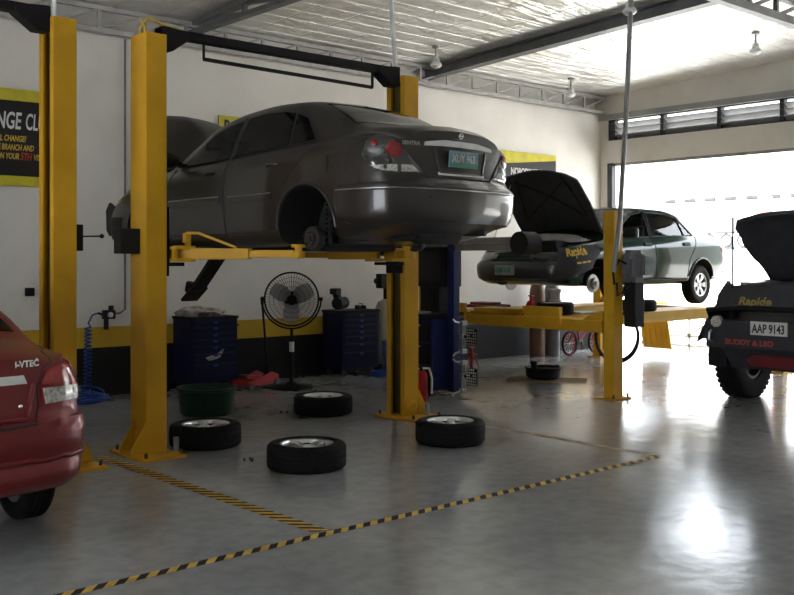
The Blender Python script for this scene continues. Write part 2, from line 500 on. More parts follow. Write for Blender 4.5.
nt.links.new(rr.outputs['Color'], mx.inputs[6]); nt.links.new(r1.outputs['Color'], mx.inputs[7]); nt.links.new(mx.outputs[2], b.inputs['Base Color'])
b.inputs['Roughness'].default_value = .6; b.inputs['Specular IOR Level'].default_value = .2
n2 = N(nt, 'ShaderNodeTexNoise', Scale=30., Detail=4.); nt.links.new(tc.outputs['Object'], n2.inputs['Vector'])
bp = N(nt, 'ShaderNodeBump', Strength=.15, Distance=.01); nt.links.new(n2.outputs['Fac'], bp.inputs['Height']); nt.links.new(bp.outputs['Normal'], b.inputs['Normal'])

mat('white_wall', (.70, .67, .62), .7, nscale=1.5, namt=.05, bump=.1, bscale=30)
mat('sill_grey', (.32, .32, .32), .6, nscale=3, namt=.05)
mat('concrete', (.52, .51, .49), .8, nscale=1.2, namt=.06)

# roof lining: crinkled foil
nt, b = nodes('foil')
tc = N(nt, 'ShaderNodeTexCoord')
b.inputs['Metallic'].default_value = .8; b.inputs['Roughness'].default_value = .34
n1 = N(nt, 'ShaderNodeTexNoise', Scale=.9, Detail=7.); nt.links.new(tc.outputs['Object'], n1.inputs['Vector'])
r1 = ramp(nt, [(.3, (.74, .72, .68)), (.65, (.95, .93, .88))]); nt.links.new(n1.outputs['Fac'], r1.inputs['Fac']); nt.links.new(r1.outputs['Color'], b.inputs['Base Color'])
mp = N(nt, 'ShaderNodeMapping'); mp.inputs['Scale'].default_value = (.55, 2.4, 1); nt.links.new(tc.outputs['Object'], mp.inputs['Vector'])
n2 = N(nt, 'ShaderNodeTexNoise', Scale=2.2, Detail=5., Distortion=1.2); nt.links.new(mp.outputs['Vector'], n2.inputs['Vector'])
bk = N(nt, 'ShaderNodeTexBrick'); bk.inputs['Scale'].default_value = .8; bk.inputs['Mortar Size'].default_value = .012; bk.inputs['Mortar Smooth'].default_value = 1.
bk.offset = 0
nt.links.new(tc.outputs['Object'], bk.inputs['Vector'])
ad = N(nt, 'ShaderNodeMath', operation='MULTIPLY_ADD'); ad.inputs[1].default_value = -.35
nt.links.new(bk.outputs['Fac'], ad.inputs[0]); nt.links.new(n2.outputs['Fac'], ad.inputs[2])
bp = N(nt, 'ShaderNodeBump', Strength=1., Distance=.09); nt.links.new(ad.outputs[0], bp.inputs['Height']); nt.links.new(bp.outputs['Normal'], b.inputs['Normal'])

WU, WV = 14.26, 10.6          # right wall plane (the opening), left wall plane
def roof_z(v): return 4.42 + .045 * (10.6 - v)
def struct(o): o['kind'] = 'structure'; return o

struct(MB().b2((-4.2, -4.2, -.2), (WU + .2, WV + .2, 0)).build('floor', 'epoxy_floor', None, None))
wl = MB().b2((-4.2, WV, 0), (WU + .2, WV + .2, 4.11))
struct(wl.build('wall_left', 'banded_wall', None, None))
struct(MB().b2((-4.2, WV + .12, 4.11), (WU + .2, WV + .25, 4.46)).build('trim_1', 'white_wall', None, None))
wr = MB()
wr.b2((WU, 10.43, 0), (WU + .2, WV, 4.02)); wr.b2((WU, -4.2, 3.24), (WU + .2, 10.43, 3.64))
wr.b2((WU, -4.2, 0), (WU + .2, .4, 3.24)); wr.b2((WU, -4.2, 3.64), (WU + .2, .4, 4.02))
zt = roof_z
wr.prism([(-4.2, 4.10), (WV + .12, 4.10), (WV + .12, zt(WV)), (-4.2, zt(-4.2))], (WU, 0, 0), (0, 1, 0), (0, 0, 1), .2)
struct(wr.build('wall_right', 'white_wall', None, None))
struct(MB().b2((WU - .05, -4.2, 4.0), (WU + .22, WV, 4.10)).build('trim_2', 'sill_grey', None, None))
wb_ = MB(); wb_.b2((-4.2, -4.4, 3.1), (WU + .2, -4.2, 5.1)); wb_.b2((-4.2, -4.4, 0), (WU + .2, -4.2, 3.1))
struct(wb_.build('wall_back', 'white_wall', None, None))
wf = MB(); wf.b2((-4.4, -4.2, 2.9), (-4.2, WV + .2, 5.1)); wf.b2((-4.4, -4.2, 0), (-4.2, 2.0, 2.9)); wf.b2((-4.4, 5.8, 0), (-4.2, WV + .2, 2.9))
struct(wf.build('wall_front', 'white_wall', None, None))   # a second doorway, left of and behind the camera
cl = MB()
cl.prism([(-4.4, roof_z(-4.4)), (WV + .3, roof_z(WV + .3)), (WV + .3, roof_z(WV + .3) + .04), (-4.4, roof_z(-4.4) + .04)], (-4.4, 0, 0), (0, 1, 0), (0, 0, 1), WU + 4.9)
struct(cl.build('ceiling', 'foil', None, None))

# louvre window over the opening
w = bpy.data.objects.new('window_1', None); COL.objects.link(w); w['kind'] = 'structure'; w.location = (WU, 0, 0)
fr = MB(); fr.b2((.02, 10.30, 3.62), (.14, 10.43, 4.02)); fr.b2((.02, .4, 3.62), (.14, 10.43, 3.66)); fr.b2((.02, .4, 3.98), (.14, 10.43, 4.02))
v = 9.35
while v > .5:
    fr.b2((.02, v - .035, 3.64), (.14, v + .035, 4.0)); v -= 1.05
fr.build('window_frame', 'dark_metal', w, None)
sl = MB()
for z in (3.70, 3.80, 3.90): sl.box((.08, 5.4, z), (.14, 10.0, .012), Matrix.Rotation(R(34), 3, 'Y'))
sl.build('louver_slats', 'sill_grey', w, None)
# frame of the wide opening
d = bpy.data.objects.new('door_1', None); COL.objects.link(d); d['kind'] = 'structure'; d.location = (WU, 0, 0)
dm = MB(); dm.b2((-.02, 10.33, 0), (.1, 10.43, 3.24)); dm.build('door_frame', 'dark_metal', d, None)
MB().b2((.02, .4, 3.19), (.1, 10.33, 3.24)).build('door_frame', 'galv', d, None)

# ------------------------------------------------------------------ roof steel
def truss_wall():
    t = thing('wall_truss', 'long steel lattice truss running along the top of the left wall', 'truss', (-4, WV - .12, 4.11))
    c = MB(); L = WU + 3.95
    c.b2((0, -.03, 0), (L, .03, .05)); c.build('bottom_chord', 'truss_white', t, None)
    c = MB(); c.b2((0, -.03, .25), (L, .03, .30)); c.build('top_chord', 'truss_white', t, None)
    wb = MB(); x = .05; k = 0
    while x < L - .5:
        wb.beam((x, 0, .04), (x, 0, .26), .04, .025); wb.beam((x, 0, .05), (x + .55, 0, .26), .03, .025); x += .55
    wb.build('web_members', 'truss_white', t, None)
truss_wall()
def cross_truss(u, label):
    t = thing('roof_truss', label, 'truss', (u, 0, 4.28))
    MB().b2((-.05, -4.1, 0), (.05, WV, .05)).build('bottom_chord', 'truss_grey', t, None)
    c = MB(); p = [(-4.1, roof_z(-4.1) - 4.28 - .03), (WV, roof_z(WV) - 4.28 - .03)]
    c.beam((0, p[0][0], p[0][1]), (0, p[1][0], p[1][1]), .12, .05); c.build('top_chord', 'truss_grey', t, None)
    wb = MB(); v = WV - .3; k = 0
    while v > -3.8:
        z1 = roof_z(v) - 4.28 - .04; z2 = roof_z(v - .9) - 4.28 - .04
        wb.beam((0, v, .04), (0, v, z1), .05, .05, (1, 0, 0)); wb.beam((0, v, z1), (0, v - .9, .05), .04, .04); v -= .9
    wb.build('web_members', 'truss_grey', t, None)
cross_truss(6.08, 'grey lattice roof truss above the near yellow lift post, running to the left wall')
g = thing('girder_truss', 'grey lattice girder under the foil roof at the top right, above the pickup', 'truss', (0, 5.5, 4.28))
MB().b2((6.2, -.05, 0), (WU, .05, .09)).build('bottom_chord', 'truss_grey', g, None)
MB().b2((6.2, -.05, .26), (WU, .05, .34)).build('top_chord', 'truss_grey', g, None)
wb = MB(); x = 6.5
while x < WU - .6:
    wb.beam((x, 0, .05), (x, 0, .28), .05, .05, (1, 0, 0)); wb.beam((x, 0, .06), (x + .6, 0, .28), .04, .04); x += .6
wb.build('web_members', 'truss_grey', g, None)
rf = MB()
a0, b0 = (10.1, -4.1, roof_z(-4.1)), (10.1, WV + .1, roof_z(WV + .1))
for dz, wd, hh in ((-.02, .16, .02), (-.09, .02, .14), (-.16, .16, .02)):
    rf.beam((a0[0], a0[1], a0[2] + dz), (b0[0], b0[1], b0[2] + dz), wd, hh)
tag(rf.build('roof_rafter', 'truss_grey', None, None), 'dark grey steel rafter beam under the foil roof by the far yellow post', 'beam')

# ceiling lamps
def lamp(u, v, label):
    z = roof_z(v); t = thing('ceiling_lamp', label, 'lamp', (u, v, z), group='bulb lamps under the foil roof')
    MB().lathe([(0, -.001), (.05, -.001), (.05, -.03), (.012, -.04), (.012, -.16), (0, -.16)], n=16).build('stem', 'galv', t)
    MB().lathe([(.03, -.15), (.042, -.17), (.05, -.215), (.045, -.22), (0, -.22)], n=16).build('socket', 'white_plastic', t)
    MB().lathe([(.04, -.215), (.075, -.245), (.08, -.275), (.05, -.30), (0, -.305)], n=20).build('bulb', 'white_plastic', t)
lamp(9.29, 9.63, 'white bulb lamp on a short stem just right of the far yellow lift post')
lamp(12.5, 9.86, 'white bulb lamp hanging near the wall truss in the far corner')
lamp(9.29, 6.50, 'white bulb lamp at the top of the leaning grey pipe')
lamp(12.32, 6.62, 'white bulb lamp above the wide opening, over the pickup')

# pipes
tag(MB().tube([(9.28, 6.47, roof_z(6.5)), (9.2, 6.47, 3.4), (9.05, 6.46, 2.0), (8.96, 6.48, 1.42)], .028, 10).build('conduit_pipe', 'galv', None),
    'tall leaning grey pipe from the roof down to the four post lift motor', 'pipe')
tag(MB().tube([(6.55, 7.5, roof_z(7.5)), (6.55, 7.45, 4.2), (6.55, 7.36, 3.37)], .022, 8).build('drop_pipe', 'white_plastic', None),
    'thin pale pipe dropping from the foil roof to the far yellow lift post', 'pipe')
tag(MB().tube([(2.98, 7.2, roof_z(7.2)), (2.98, 7.2, 3.3)], .018, 8).build('drop_pipe', 'white_plastic', None),
    'thin white pipe dropping to the top of the post behind the red car', 'pipe')
tag(MB().tube([(5.21, WV - .03, 4.1), (5.21, WV - .03, .98), (5.15, WV - .03, .94), (5.05, WV - .03, .93)], .013, 8).build('wall_pipe', 'truss_grey', None),
    'thin grey air pipe running down the wall behind the near yellow post', 'pipe')

# ------------------------------------------------------------------ banners on the left wall
def banner(u0, u1, z0, z1, label):
    t = thing('banner', label, 'banner', (u0, WV - .03, z0))
    MB().b2((0, 0, 0), (u1 - u0, .02, z1 - z0)).build('backing', 'banner_black', t, None)
    return t, u1 - u0, z1 - z0
t, W, H_ = banner(1.9, 4.36, 2.34, 3.38, 'black and yellow CHANGE CLUB banner on the wall behind the post by the red car')
XR = (1, 0, 0); UP = (0, 0, 1)
def bands(h0, h1, hb):
    y = MB(); y.prism([(0, H_ - h0), (W, H_ - h1), (W, H_), (0, H_)], (0, 0, 0), (1, 0, 0), (0, 0, 1), .004)
    if hb: y.b2((0, -.004, 0), (W, 0, hb))
    y.build('yellow_bands', 'banner_yellow', t, None)
def btxt(s, size, x, z, m, **kw): text('lettering', s, size, (x - t.location.x, -.006, z - t.location.z), XR, UP, m, t, .001, **kw)
bands(.15, .12, .11)
btxt('CHANGE', .25, 4.005, 2.955, 'print_white', bold=.005, sx=.53, shear=.15, align='RIGHT')
btxt('CLUB', .25, 4.05, 2.955, 'print_white', bold=.004, sx=.46, shear=.15)
btxt('OIL CHANGE?', .088, 4.06, 2.82, 'print_yellow', bold=.002, sx=.6, shear=.2, align='RIGHT')
btxt('THE BRANCH AND', .088, 4.145, 2.725, 'print_yellow', bold=.002, sx=.6, shear=.2, align='RIGHT')
btxt('ON YOUR', .088, 3.985, 2.63, 'print_yellow', bold=.002, sx=.6, shear=.2, align='RIGHT')
btxt('5TH', .11, 4.0, 2.625, 'print_red', bold=.003, sx=.6, shear=.2)
btxt('VISIT', .088, 4.14, 2.63, 'print_yellow', bold=.002, sx=.6, shear=.2)
rm = MB(); rm.lathe([(0, 0), (.05, 0), (.05, -.004), (0, -.004)], (2.36, -.004, .055), 'y', 24)
rm.build('round_mark', 'banner_black', t, None)
MB().lathe([(.032, 0), (.042, 0), (.042, -.003), (.032, -.003)], (2.36, -.008, .055), 'y', 24, closed=True).build('round_mark', 'print_white', t, None)

t, W, H_ = banner(6.46, 8.7, 2.30, 3.35, 'yellow topped wall banner whose letter P shows above the lifted sedan roof')
bands(.30, .30, .11)
btxt('P', .20, 6.53, 3.155, 'print_black', bold=.008, sx=.8)
t, W, H_ = banner(11.1, 13.0, 2.28, 3.30, 'black and yellow NOBODY BEATS banner above the raised hood of the green car')
bands(.26, .085, .11)
btxt('NOBODY BEATS', .165, 11.86, 2.925, 'print_white', bold=.004, sx=.70)

# ------------------------------------------------------------------ floor tapes
def tape(p, q, w, label, pitch, cols, lean=.6):
    p, q = Vector(p), Vector(q); d = (q - p); L = d.length; d.normalize(); n = Vector((-d.y, d.x, 0))
    m = MB(); x = 0; k = 0
    while x < L:
        a, b_ = x, min(x + pitch, L)
        m.cur = k % 2; sh = lean * w
        def P(s, t_): return p + d * min(max(s + (t_ - .5) * 2 * sh, 0), L) + n * ((t_ - .5) * w)
        m.add([P(a, 0), P(b_, 0), P(b_, 1), P(a, 1)], [(0, 1, 2, 3)]); x += pitch; k += 1
    m.v = [(v[0], v[1], .0012) for v in m.v]
    return tag(m.build('floor_tape', cols, None, None), label, 'floor tape')
mat('tape_yellow', (.66, .42, .09), .7, spec=.2, nscale=14, namt=.12)
mat('tape_black', (.014, .014, .015), .7, spec=.2, nscale=14, namt=.1)
mat('tape_worn', (.50, .36, .16), .6, nscale=5, col2=(.28, .26, .22))
mat('tape_worn_dark', (.22, .20, .17), .6, nscale=5, namt=.1)
tape((1.2, 4.42, 0), (6.72, 4.42, 0), .07, 'black and yellow striped tape across the front of the lift bay', .055, ['tape_yellow', 'tape_black'], .45)
tape((3.41, 7.35, 0), (3.41, 4.46, 0), .10, 'striped yellow tape running from the near lift post to the front tape', .05, ['tape_yellow', 'tape_black'], .5)
tape((6.72, 7.0, 0), (6.72, 4.46, 0), .08, 'worn orange tape on the floor along the far side of the lift bay', .12, ['tape_worn', 'tape_worn_dark'], .3)
# ------------------------------------------------------------------ the sedan on the lift
PY = lambda a, b, r=0: None
def arch(x, y0, y1, r, z, n=36):
    return MB().cyl((x, y0, z), (x, y1, z), r, n)
def both(fn):
    for s in (1, -1): fn(s)

SENTRA = dict(
    zb=[(0, .36), (.25, .30), (.6, .24), (1.0, .20), (3.6, .18), (4.3, .20), (4.65, .26)],
    ztop=[(0, 1.10), (.10, 1.145), (.3, 1.165), (.52, 1.172), (.68, 1.205), (.95, 1.34), (1.2, 1.43), (1.5, 1.478), (1.85, 1.49), (2.3, 1.46), (2.65, 1.385), (3.0, 1.20), (3.32, .995), (3.8, .93), (4.25, .82), (4.55, .64), (4.65, .53)],
    zbelt=[(0, .99), (.12, 1.025), (.4, 1.05), (1.0, 1.015), (2., .955), (3.1, .905), (3.9, .83), (4.35, .70), (4.65, .48)],
    zrail=[(0, 1.0), (.25, 1.065), (.45, 1.085), (.62, 1.12), (.85, 1.235), (1.1, 1.345), (1.4, 1.40), (1.75, 1.412), (2.2, 1.385), (2.6, 1.30), (2.9, 1.13), (3.22, .945), (3.5, .90), (4.15, .79), (4.65, .50)],
    wmax=[(0, .735), (.12, .79), (.35, .825), (.9, .85), (1.6, .855), (3.2, .855), (3.9, .84), (4.3, .79), (4.55, .68), (4.65, .50)],
    wbelt=[(0, .66), (.15, .71), (.4, .745), (.9, .785), (1.6, .805), (3.1, .795), (3.9, .75), (4.4, .65), (4.65, .42)],
    wrail=[(0, .58), (.3, .62), (.45, .64), (.65, .63), (1.0, .595), (1.5, .565), (2.1, .56), (2.5, .575), (2.8, .62), (3.22, .705), (3.6, .62), (4.3, .5), (4.65, .3)],
    rz=[(.2, .13), (.34, .05), (.42, .015), (.60, .0), (.665, .01), (.70, .05), (.76, .065), (1.0, .075), (1.07, .085), (1.15, .09)],
    rbow=[(0, 0), (.4, .02), (.7, .07), (.9, .14), (1.05, .24), (1.25, .34)],
    fz=[(.15, .12), (.3, .02), (.5, .0), (.62, .04), (.8, .1), (1.1, .12)],
    fbow=[(0, 0), (.4, .03), (.8, .12), (1.05, .22), (1.25, .3)])
CY = Car(SENTRA, 4.65)
car = thing('sedan', 'dark brown sedan raised on the yellow two post lift with its wheels off', 'car', (5.40, 5.242, 1.49), PI / 2 + R(3.5), scale=.95)
RX, FX, HX = 1.03, 3.52, 1.17
cuts = [arch(RX, .40, 1.2, .345, .33), arch(RX, -1.2, -.40, .345, .33), arch(FX, .40, 1.2, .345, .32), arch(FX, -1.2, -.40, .345, .32),
        MB().b2((3.42, -.56, .45), (4.22, .56, 1.4))]
CY.body('body', ['paint_brown', 'under_black'], car, cuts)
# glass
def mir(poly): return poly
for sd, md in ((1, 'l'), (-1, 'r')):
    CY.panel('front_door_window', md, [(2.20, .985), (2.98, .955), (2.76, 1.12), (2.56, 1.245), (2.38, 1.305), (2.16, 1.33)], .004, .02, 'tint_glass', car)
    CY.panel('rear_door_window', md, [(1.36, 1.035), (2.12, .995), (2.09, 1.34), (1.85, 1.36), (1.58, 1.35), (1.40, 1.325)], .008, .02, 'tint_glass', car)
    CY.panel('quarter_window', md, [(1.02, 1.06), (1.32, 1.04), (1.36, 1.31), (1.20, 1.255)], .008, .02, 'tint_glass', car, res=.03)
    # chrome-edged sill of the windows and the door gaps
    CY.line('window_sill_trim', md, [(1.0, 1.035), (2.1, .98), (2.97, .942)], .008, 'black_plastic', car, off=.004)
    gm = MB()
    CY.line('', md, [(2.14, 1.36), (2.16, 1.0), (2.165, .62), (2.13, .28)], .012, None, None, mb=gm)
    CY.line('', md, [(.98, 1.03), (1.16, .82), (1.32, .64)], .006, None, None, mb=gm)
    CY.line('', md, [(.98, 1.03), (1.02, 1.06)], .006, None, None, mb=gm)
    CY.line('', md, [(1.42, .31), (2.13, .30), (3.1, .29)], .006, None, None, mb=gm)
    CY.line('', md, [(3.06, .93), (3.10, .7), (3.1, .30)], .006, None, None, mb=gm)
    CY.line('', md, [(.55, .90), (.76, .90), (.76, .76), (.55, .76), (.55, .90)], .004, None, None, mb=gm) if sd == 1 else None
    gm.build('panel_gaps', 'matt_black', car, 60)
    for x0, x1 in ((1.45, 2.09), (2.21, 3.05)):
        mo = CY.panel('side_moulding', md, [(x0, .575), (x1, .565), (x1, .625), (x0, .635)], .012, .02, 'paint_brown', car, edge=.006)
        CY.line('chrome_strip', md, [(x0 + .01, .632), (x1 - .01, .622)], .0055, 'steel', mo, off=.010)
    mo = CY.panel('side_moulding', md, [(.40, .645), (.66, .64), (.66, .69), (.40, .70)], .010, .02, 'paint_brown', car, edge=.005)
    for x, z in ((1.38, .865), (2.32, .85)):
        hm = MB(); P = []
        for i in range(9):
            h, n = CY.hit(md, x + .15 * i / 8, z); P.append(h + n * (.005 + .028 * math.sin(PI * i / 8)))
        hm.tube(P, .014, 8); hm.build('door_handle', 'paint_brown', car, 60)
    # arch lip
    lp = []
    for i in range(19):
        a = R(-12 + 204 * i / 18); x, z = RX + .36 * math.cos(a), .33 + .36 * math.sin(a)
        if z > .29: h, n = CY.hit(md, x, z); lp.append(h + n * .004)
    MB().tube(lp, .014, 8).build('arch_lip', 'paint_brown', car, 60)
    # wing mirror
    mm = MB(); mm.sphere((2.93, sd * .93, 1.01), .1, 10, (.55, 1.15, .75)); mm.beam((2.95, sd * .74, .96), (2.94, sd * .88, .99), .06, .04)
    mr = mm.build('wing_mirror', 'black_plastic', car, 50)
    # lamps: one smoked teardrop unit with red, amber and clear cells
    A = lambda d: R(d) * sd
    md2 = 'cr'; lc = dict(cx=1.2)
    lamp_poly = [(20.5, .738), (33, .732), (38, .742), (42.5, .79), (45, .88), (43.5, .975), (40, 1.03), (35.5, 1.04), (32, .985), (28, .895), (23.5, .80)]
    lu = CY.panel('tail_lamp', md2, [(A(a), z) for a, z in lamp_poly], .012, .03, 'lamp_smoke', car, res=.03, edge=.008)
    def disc(ca, cz, r, n=20, sq=1.0):
        return [(A(ca + math.degrees(r / 1.13) * math.cos(2 * PI * i / n) * sq), cz + r * math.sin(2 * PI * i / n)) for i in range(n)]
    CY.panel('red_lens', md2, disc(33.0, .912, .060), .024, .02, 'lamp_red', lu, res=.02, edge=.006)
    CY.panel('red_lens', md2, disc(40.0, .965, .028), .023, .02, 'lamp_red', lu, res=.015, edge=.005)
    CY.panel('clear_lens', md2, [(A(a), z) for a, z in ((23.0, .748), (30.5, .743), (30.5, .80), (26.0, .80))], .016, .012, 'lamp_clear', lu, res=.03, edge=.003)
    CY.panel('clear_lens', md2, [(A(a), z) for a, z in ((32, .743), (37.5, .750), (41.4, .79), (32, .80))], .016, .012, 'lamp_clear', lu, res=.03, edge=.003)
# windscreens
CY.panel('rear_window', 'top', [(.70, -.57), (.66, 0), (.70, .57), (.95, .53), (1.16, .49), (1.20, 0), (1.16, -.49), (.95, -.53)], .004, .02, 'tint_glass', car)
CY.panel('windscreen', 'top', [(3.22, -.64), (3.27, 0), (3.22, .64), (2.86, .57), (2.66, .52), (2.62, 0), (2.66, -.52), (2.86, -.57)], .004, .02, 'tint_glass', car)
# trunk lid seams and rear furniture
tm = MB()
for s in (1, -1):
    CY.line('', 'cr', [(R(54) * s, 1.04), (R(37) * s, 1.015), (R(31.5) * s, .96), (R(27) * s, .88), (R(22.5) * s, .79), (R(18.5) * s, .72)], .0075, None, None, mb=tm)
CY.line('', 'cr', [(R(18.5) * q, .717) for q in (1, .5, 0, -.5, -1)], .009, None, None, mb=tm)
tm.build('trunk_gap', 'matt_black', car, 60)
rec = CY.panel('plate_recess', 'rear', [(.30, .945), (.25, .755), (-.25, .755), (-.30, .945)], .003, .01, 'under_black', car, res=.05)
rec.data.materials.clear(); rec.data.materials.append(M['paint_brown'])
CY.line('recess_edge', 'rear', [(.31, .945), (.255, .755), (-.255, .755), (-.31, .945)], .009, 'paint_brown', car, off=.006)
CY.panel('trunk_handle_strip', 'rear', [(.41, .96), (.40, .99), (.2, 1.015), (-.2, 1.015), (-.40, .99), (-.41, .96), (-.2, .968), (.2, .968)], .026, .03, 'old_silver', car, res=.06, edge=.014, label='silver strip across the trunk lid')
CY.panel('lower_strip', 'rear', [(.275, .735), (-.275, .735), (-.275, .757), (.275, .757)], .016, .02, 'old_silver', car, res=.06, edge=.005)
# badge
h, n = CY.hit('rear', 0, 1.062)
bd = MB(); bd.lathe([(.019, 0), (.025, 0), (.025, .006), (.019, .006)], (0, 0, 0), 'x', 24, closed=True); bd.b2((-.001, -.03, -.005), (.007, .03, .005))
bd.xf(Matrix.Translation(h + n * .012) @ Matrix.Rotation(R(-15), 4, 'Y')); bd.build('badge', 'steel', car, 40)
CY.text('lettering', 'rear', 'SENTRA', .043, .60, .958, -1, 'steel', car, bold=.001, sx=1.0)
# licence plate
h, n = CY.hit('rear', 0, .87)
pl = MB().b2((-.006, -.175, -.065), (.004, .175, .065)); pl.xf(Matrix.Translation(h + Vector((-.02, 0, 0))) @ Matrix.Rotation(R(-4), 4, 'Y'))
plate = pl.build('licence_plate', 'plate_blue', car, None)
pg = MB().b2((-.0075, -.17, -.062), (-.006, .17, -.032)); pg.xf(Matrix.Translation(h + Vector((-.02, 0, 0))) @ Matrix.Rotation(R(-4), 4, 'Y')); pg.build('green_band', 'print_green', plate, None)
text('lettering', 'XUY 963', .085, h + Vector((-.0285, .145, -.022)), (0, -1, 0), (-math.sin(R(4)), 0, math.cos(R(4))), 'plate_white', plate, .001, bold=.002, sx=.86)
# bumper
bpoly = [(-57, .40), (-48, .33), (-25, .33), (0, .33), (25, .33), (48, .33), (57, .40), (58, .60), (55, .655), (30, .665), (0, .668), (-30, .665), (-55, .655), (-58, .60)]
bump = CY.panel('rear_bumper', 'cr', [(R(a), z) for a, z in bpoly], .028, .05, 'paint_brown', car, res=.035, edge=.022)
CY.line('bumper_trim', 'cr', [(R(a), .615) for a in (-56, -30, 0, 30, 56)], .005, 'steel', bump, off=.030)
h, n = CY.hit('cr', R(20), .555); MB().sphere(h + n * .03, .011, 6).build('tow_plug', 'matt_black', bump)
CY.panel('front_bumper', 'cf', [(R(a), z) for a, z in ((-48, .26), (0, .24), (48, .26), (52, .5), (0, .55), (-52, .5))], .02, .05, 'black_plastic', car, res=.06, cx=3.3, edge=.012)
fb = MB(); fb.prism([(0, 0), (.30, .10), (.42, .02), (.40, -.20), (.30, -.26), (.05, -.2)], (4.18, .76, .58), (1, -.22, 0), (0, 0, 1), .03); fb.build('bumper_corner', 'black_plastic', car, None, .006)
for s in (1, -1):
    CY.panel('headlamp', 'cf', [(R(a * s), z) for a, z in ((18, .60), (40, .60), (46, .68), (22, .69))], .01, .03, 'lamp_clear', car, res=.05, cx=3.2)
# raised hood
def hood(C, poly, hinge, ang, m_out, parent, th=.035, off=.006, name='hood'):
    hx, hz = hinge
    P = Matrix.Translation((hx, 0, hz)) @ Matrix.Rotation(-R(ang), 4, 'Y') @ Matrix.Translation((-hx, 0, -hz))
    o = C.panel(name, 'top', poly, off, th, m_out, parent, res=.08, post=P, edge=.004)
    return o, P
hd, P = hood(CY, [(3.32, -.68), (3.30, 0), (3.32, .68), (3.8, .66), (4.15, .57), (4.30, .4), (4.33, 0), (4.30, -.4), (4.15, -.57), (3.8, -.66)], (3.32, .97), 52, 'paint_brown', car)
MB().tube([(4.0, .45, .80), P @ Vector((3.95, .45, .84))], .006, 6).build('hood_prop', 'steel', car)
eb = MB(); eb.b2((3.5, -.3, .46), (4.05, .25, .78)); eb.cyl((3.6, -.2, .8), (3.95, -.2, .8), .06); eb.build('engine', 'dark_metal', car, 35, .02)
MB().b2((3.6, .3, .5), (3.85, .5, .78)).build('battery', 'black_plastic', car, None, .01)
# hubs, brakes, suspension and exhaust
for s in (1, -1):
    dm = MB(); dm.lathe([(0, s * .70), (.03, s * .70), (.03, s * .685), (.06, s * .683), (.065, s * .66), (.10, s * .655), (.105, s * .60), (.09, s * .58), (0, s * .58)], (HX, 0, .245), 'y', 28)
    for k in range(4):
        a = 2 * PI * k / 4 + .4; dm.cyl((HX + .05 * math.cos(a), s * .68, .245 + .05 * math.sin(a)), (HX + .05 * math.cos(a), s * .71, .245 + .05 * math.sin(a)), .007, 8)
    dm.build('brake_drum', 'drum_rust', car)
    sp = MB()
    sp.tube([(RX + .05 + .05 * math.cos(.7 * i), s * .52 + .05 * math.sin(.7 * i), .25 + .0045 * i) for i in range(70)], .008, 6)
    sp.cyl((RX + .05, s * .52, .2), (RX + .05, s * .52, .6), .02, 10)
    sp.build('rear_spring', 'under_black', car)
    fd = MB(); fd.lathe([(0, s * .73), (.03, s * .73), (.03, s * .715), (.07, s * .71), (.075, s * .67), (.13, s * .665), (.13, s * .645), (0, s * .645)], (FX, 0, .23), 'y', 28)
    fd.build('brake_disc', 'brake_disc', car)
    fl = MB(); fl.beam((FX, s * .63, .2), (FX - .05, s * .2, .22), .06, .04); fl.cyl((FX - .02, s * .55, .2), (FX - .02, s * .52, .7), .03, 10); fl.build('front_suspension', 'under_black', car)
MB().beam((HX, -.62, .245), (HX, .62, .245), .09, .07).build('axle_beam', 'under_black', car, None, .01)
mf = MB(); mf.lathe([(0, -.28), (.08, -.27), (.09, -.24), (.09, .24), (.08, .27), (0, .28)], (.45, -.1, .32), 'y', 20, sx=1.4, sy=.9)
mf.tube([(.42, .18, .24), (.5, .33, .24), (.9, .3, .28), (1.5, .2, .2), (2.5, .1, .17), (3.3, .1, .17)], .025, 10); mf.tube([(.45, -.38, .30), (.36, -.46, .29), (.22, -.48, .29)], .024, 10)
mf.build('exhaust', 'under_black', car)
tk = MB().b2((1.25, -.45, .14), (1.75, .45, .26)); tk.build('fuel_tank', 'under_black', car, None, .03)
sl = MB(); sl.b2((3.0, -.4, .14), (3.25, .4, .2)); sl.b2((3.45, -.35, .12), (3.95, .1, .3)); sl.b2((2.6, .3, .13), (3.3, .42, .2)); sl.build('subframe', 'under_black', car, None, .02)
sg = MB()
q = [(3.00, .20, .16), (3.18, .20, .06), (3.36, .20, -.10), (3.52, .20, -.24)]
for (a, b_, c) , (d_, e, f) in zip(q, q[1:]):
    sg.beam((a - .01, b_, c), (d_ + .01, e, f), .15, .02)
    sg.beam((a, b_ + .07, c + .02), (d_, e + .07, f + .02), .02, .05); sg.beam((a, b_ - .07, c + .02), (d_, e - .07, f + .02), .02, .05)
sg.beam((3.50, .20, -.225), (3.70, .20, -.36), .20, .03)
sg.cyl((3.60, .24, -.17), (3.63, .24, -.27), .05, 12)
sg.build('splash_guard', 'black_plastic', car, None, .006, label='black splash guard hanging loose below the engine')

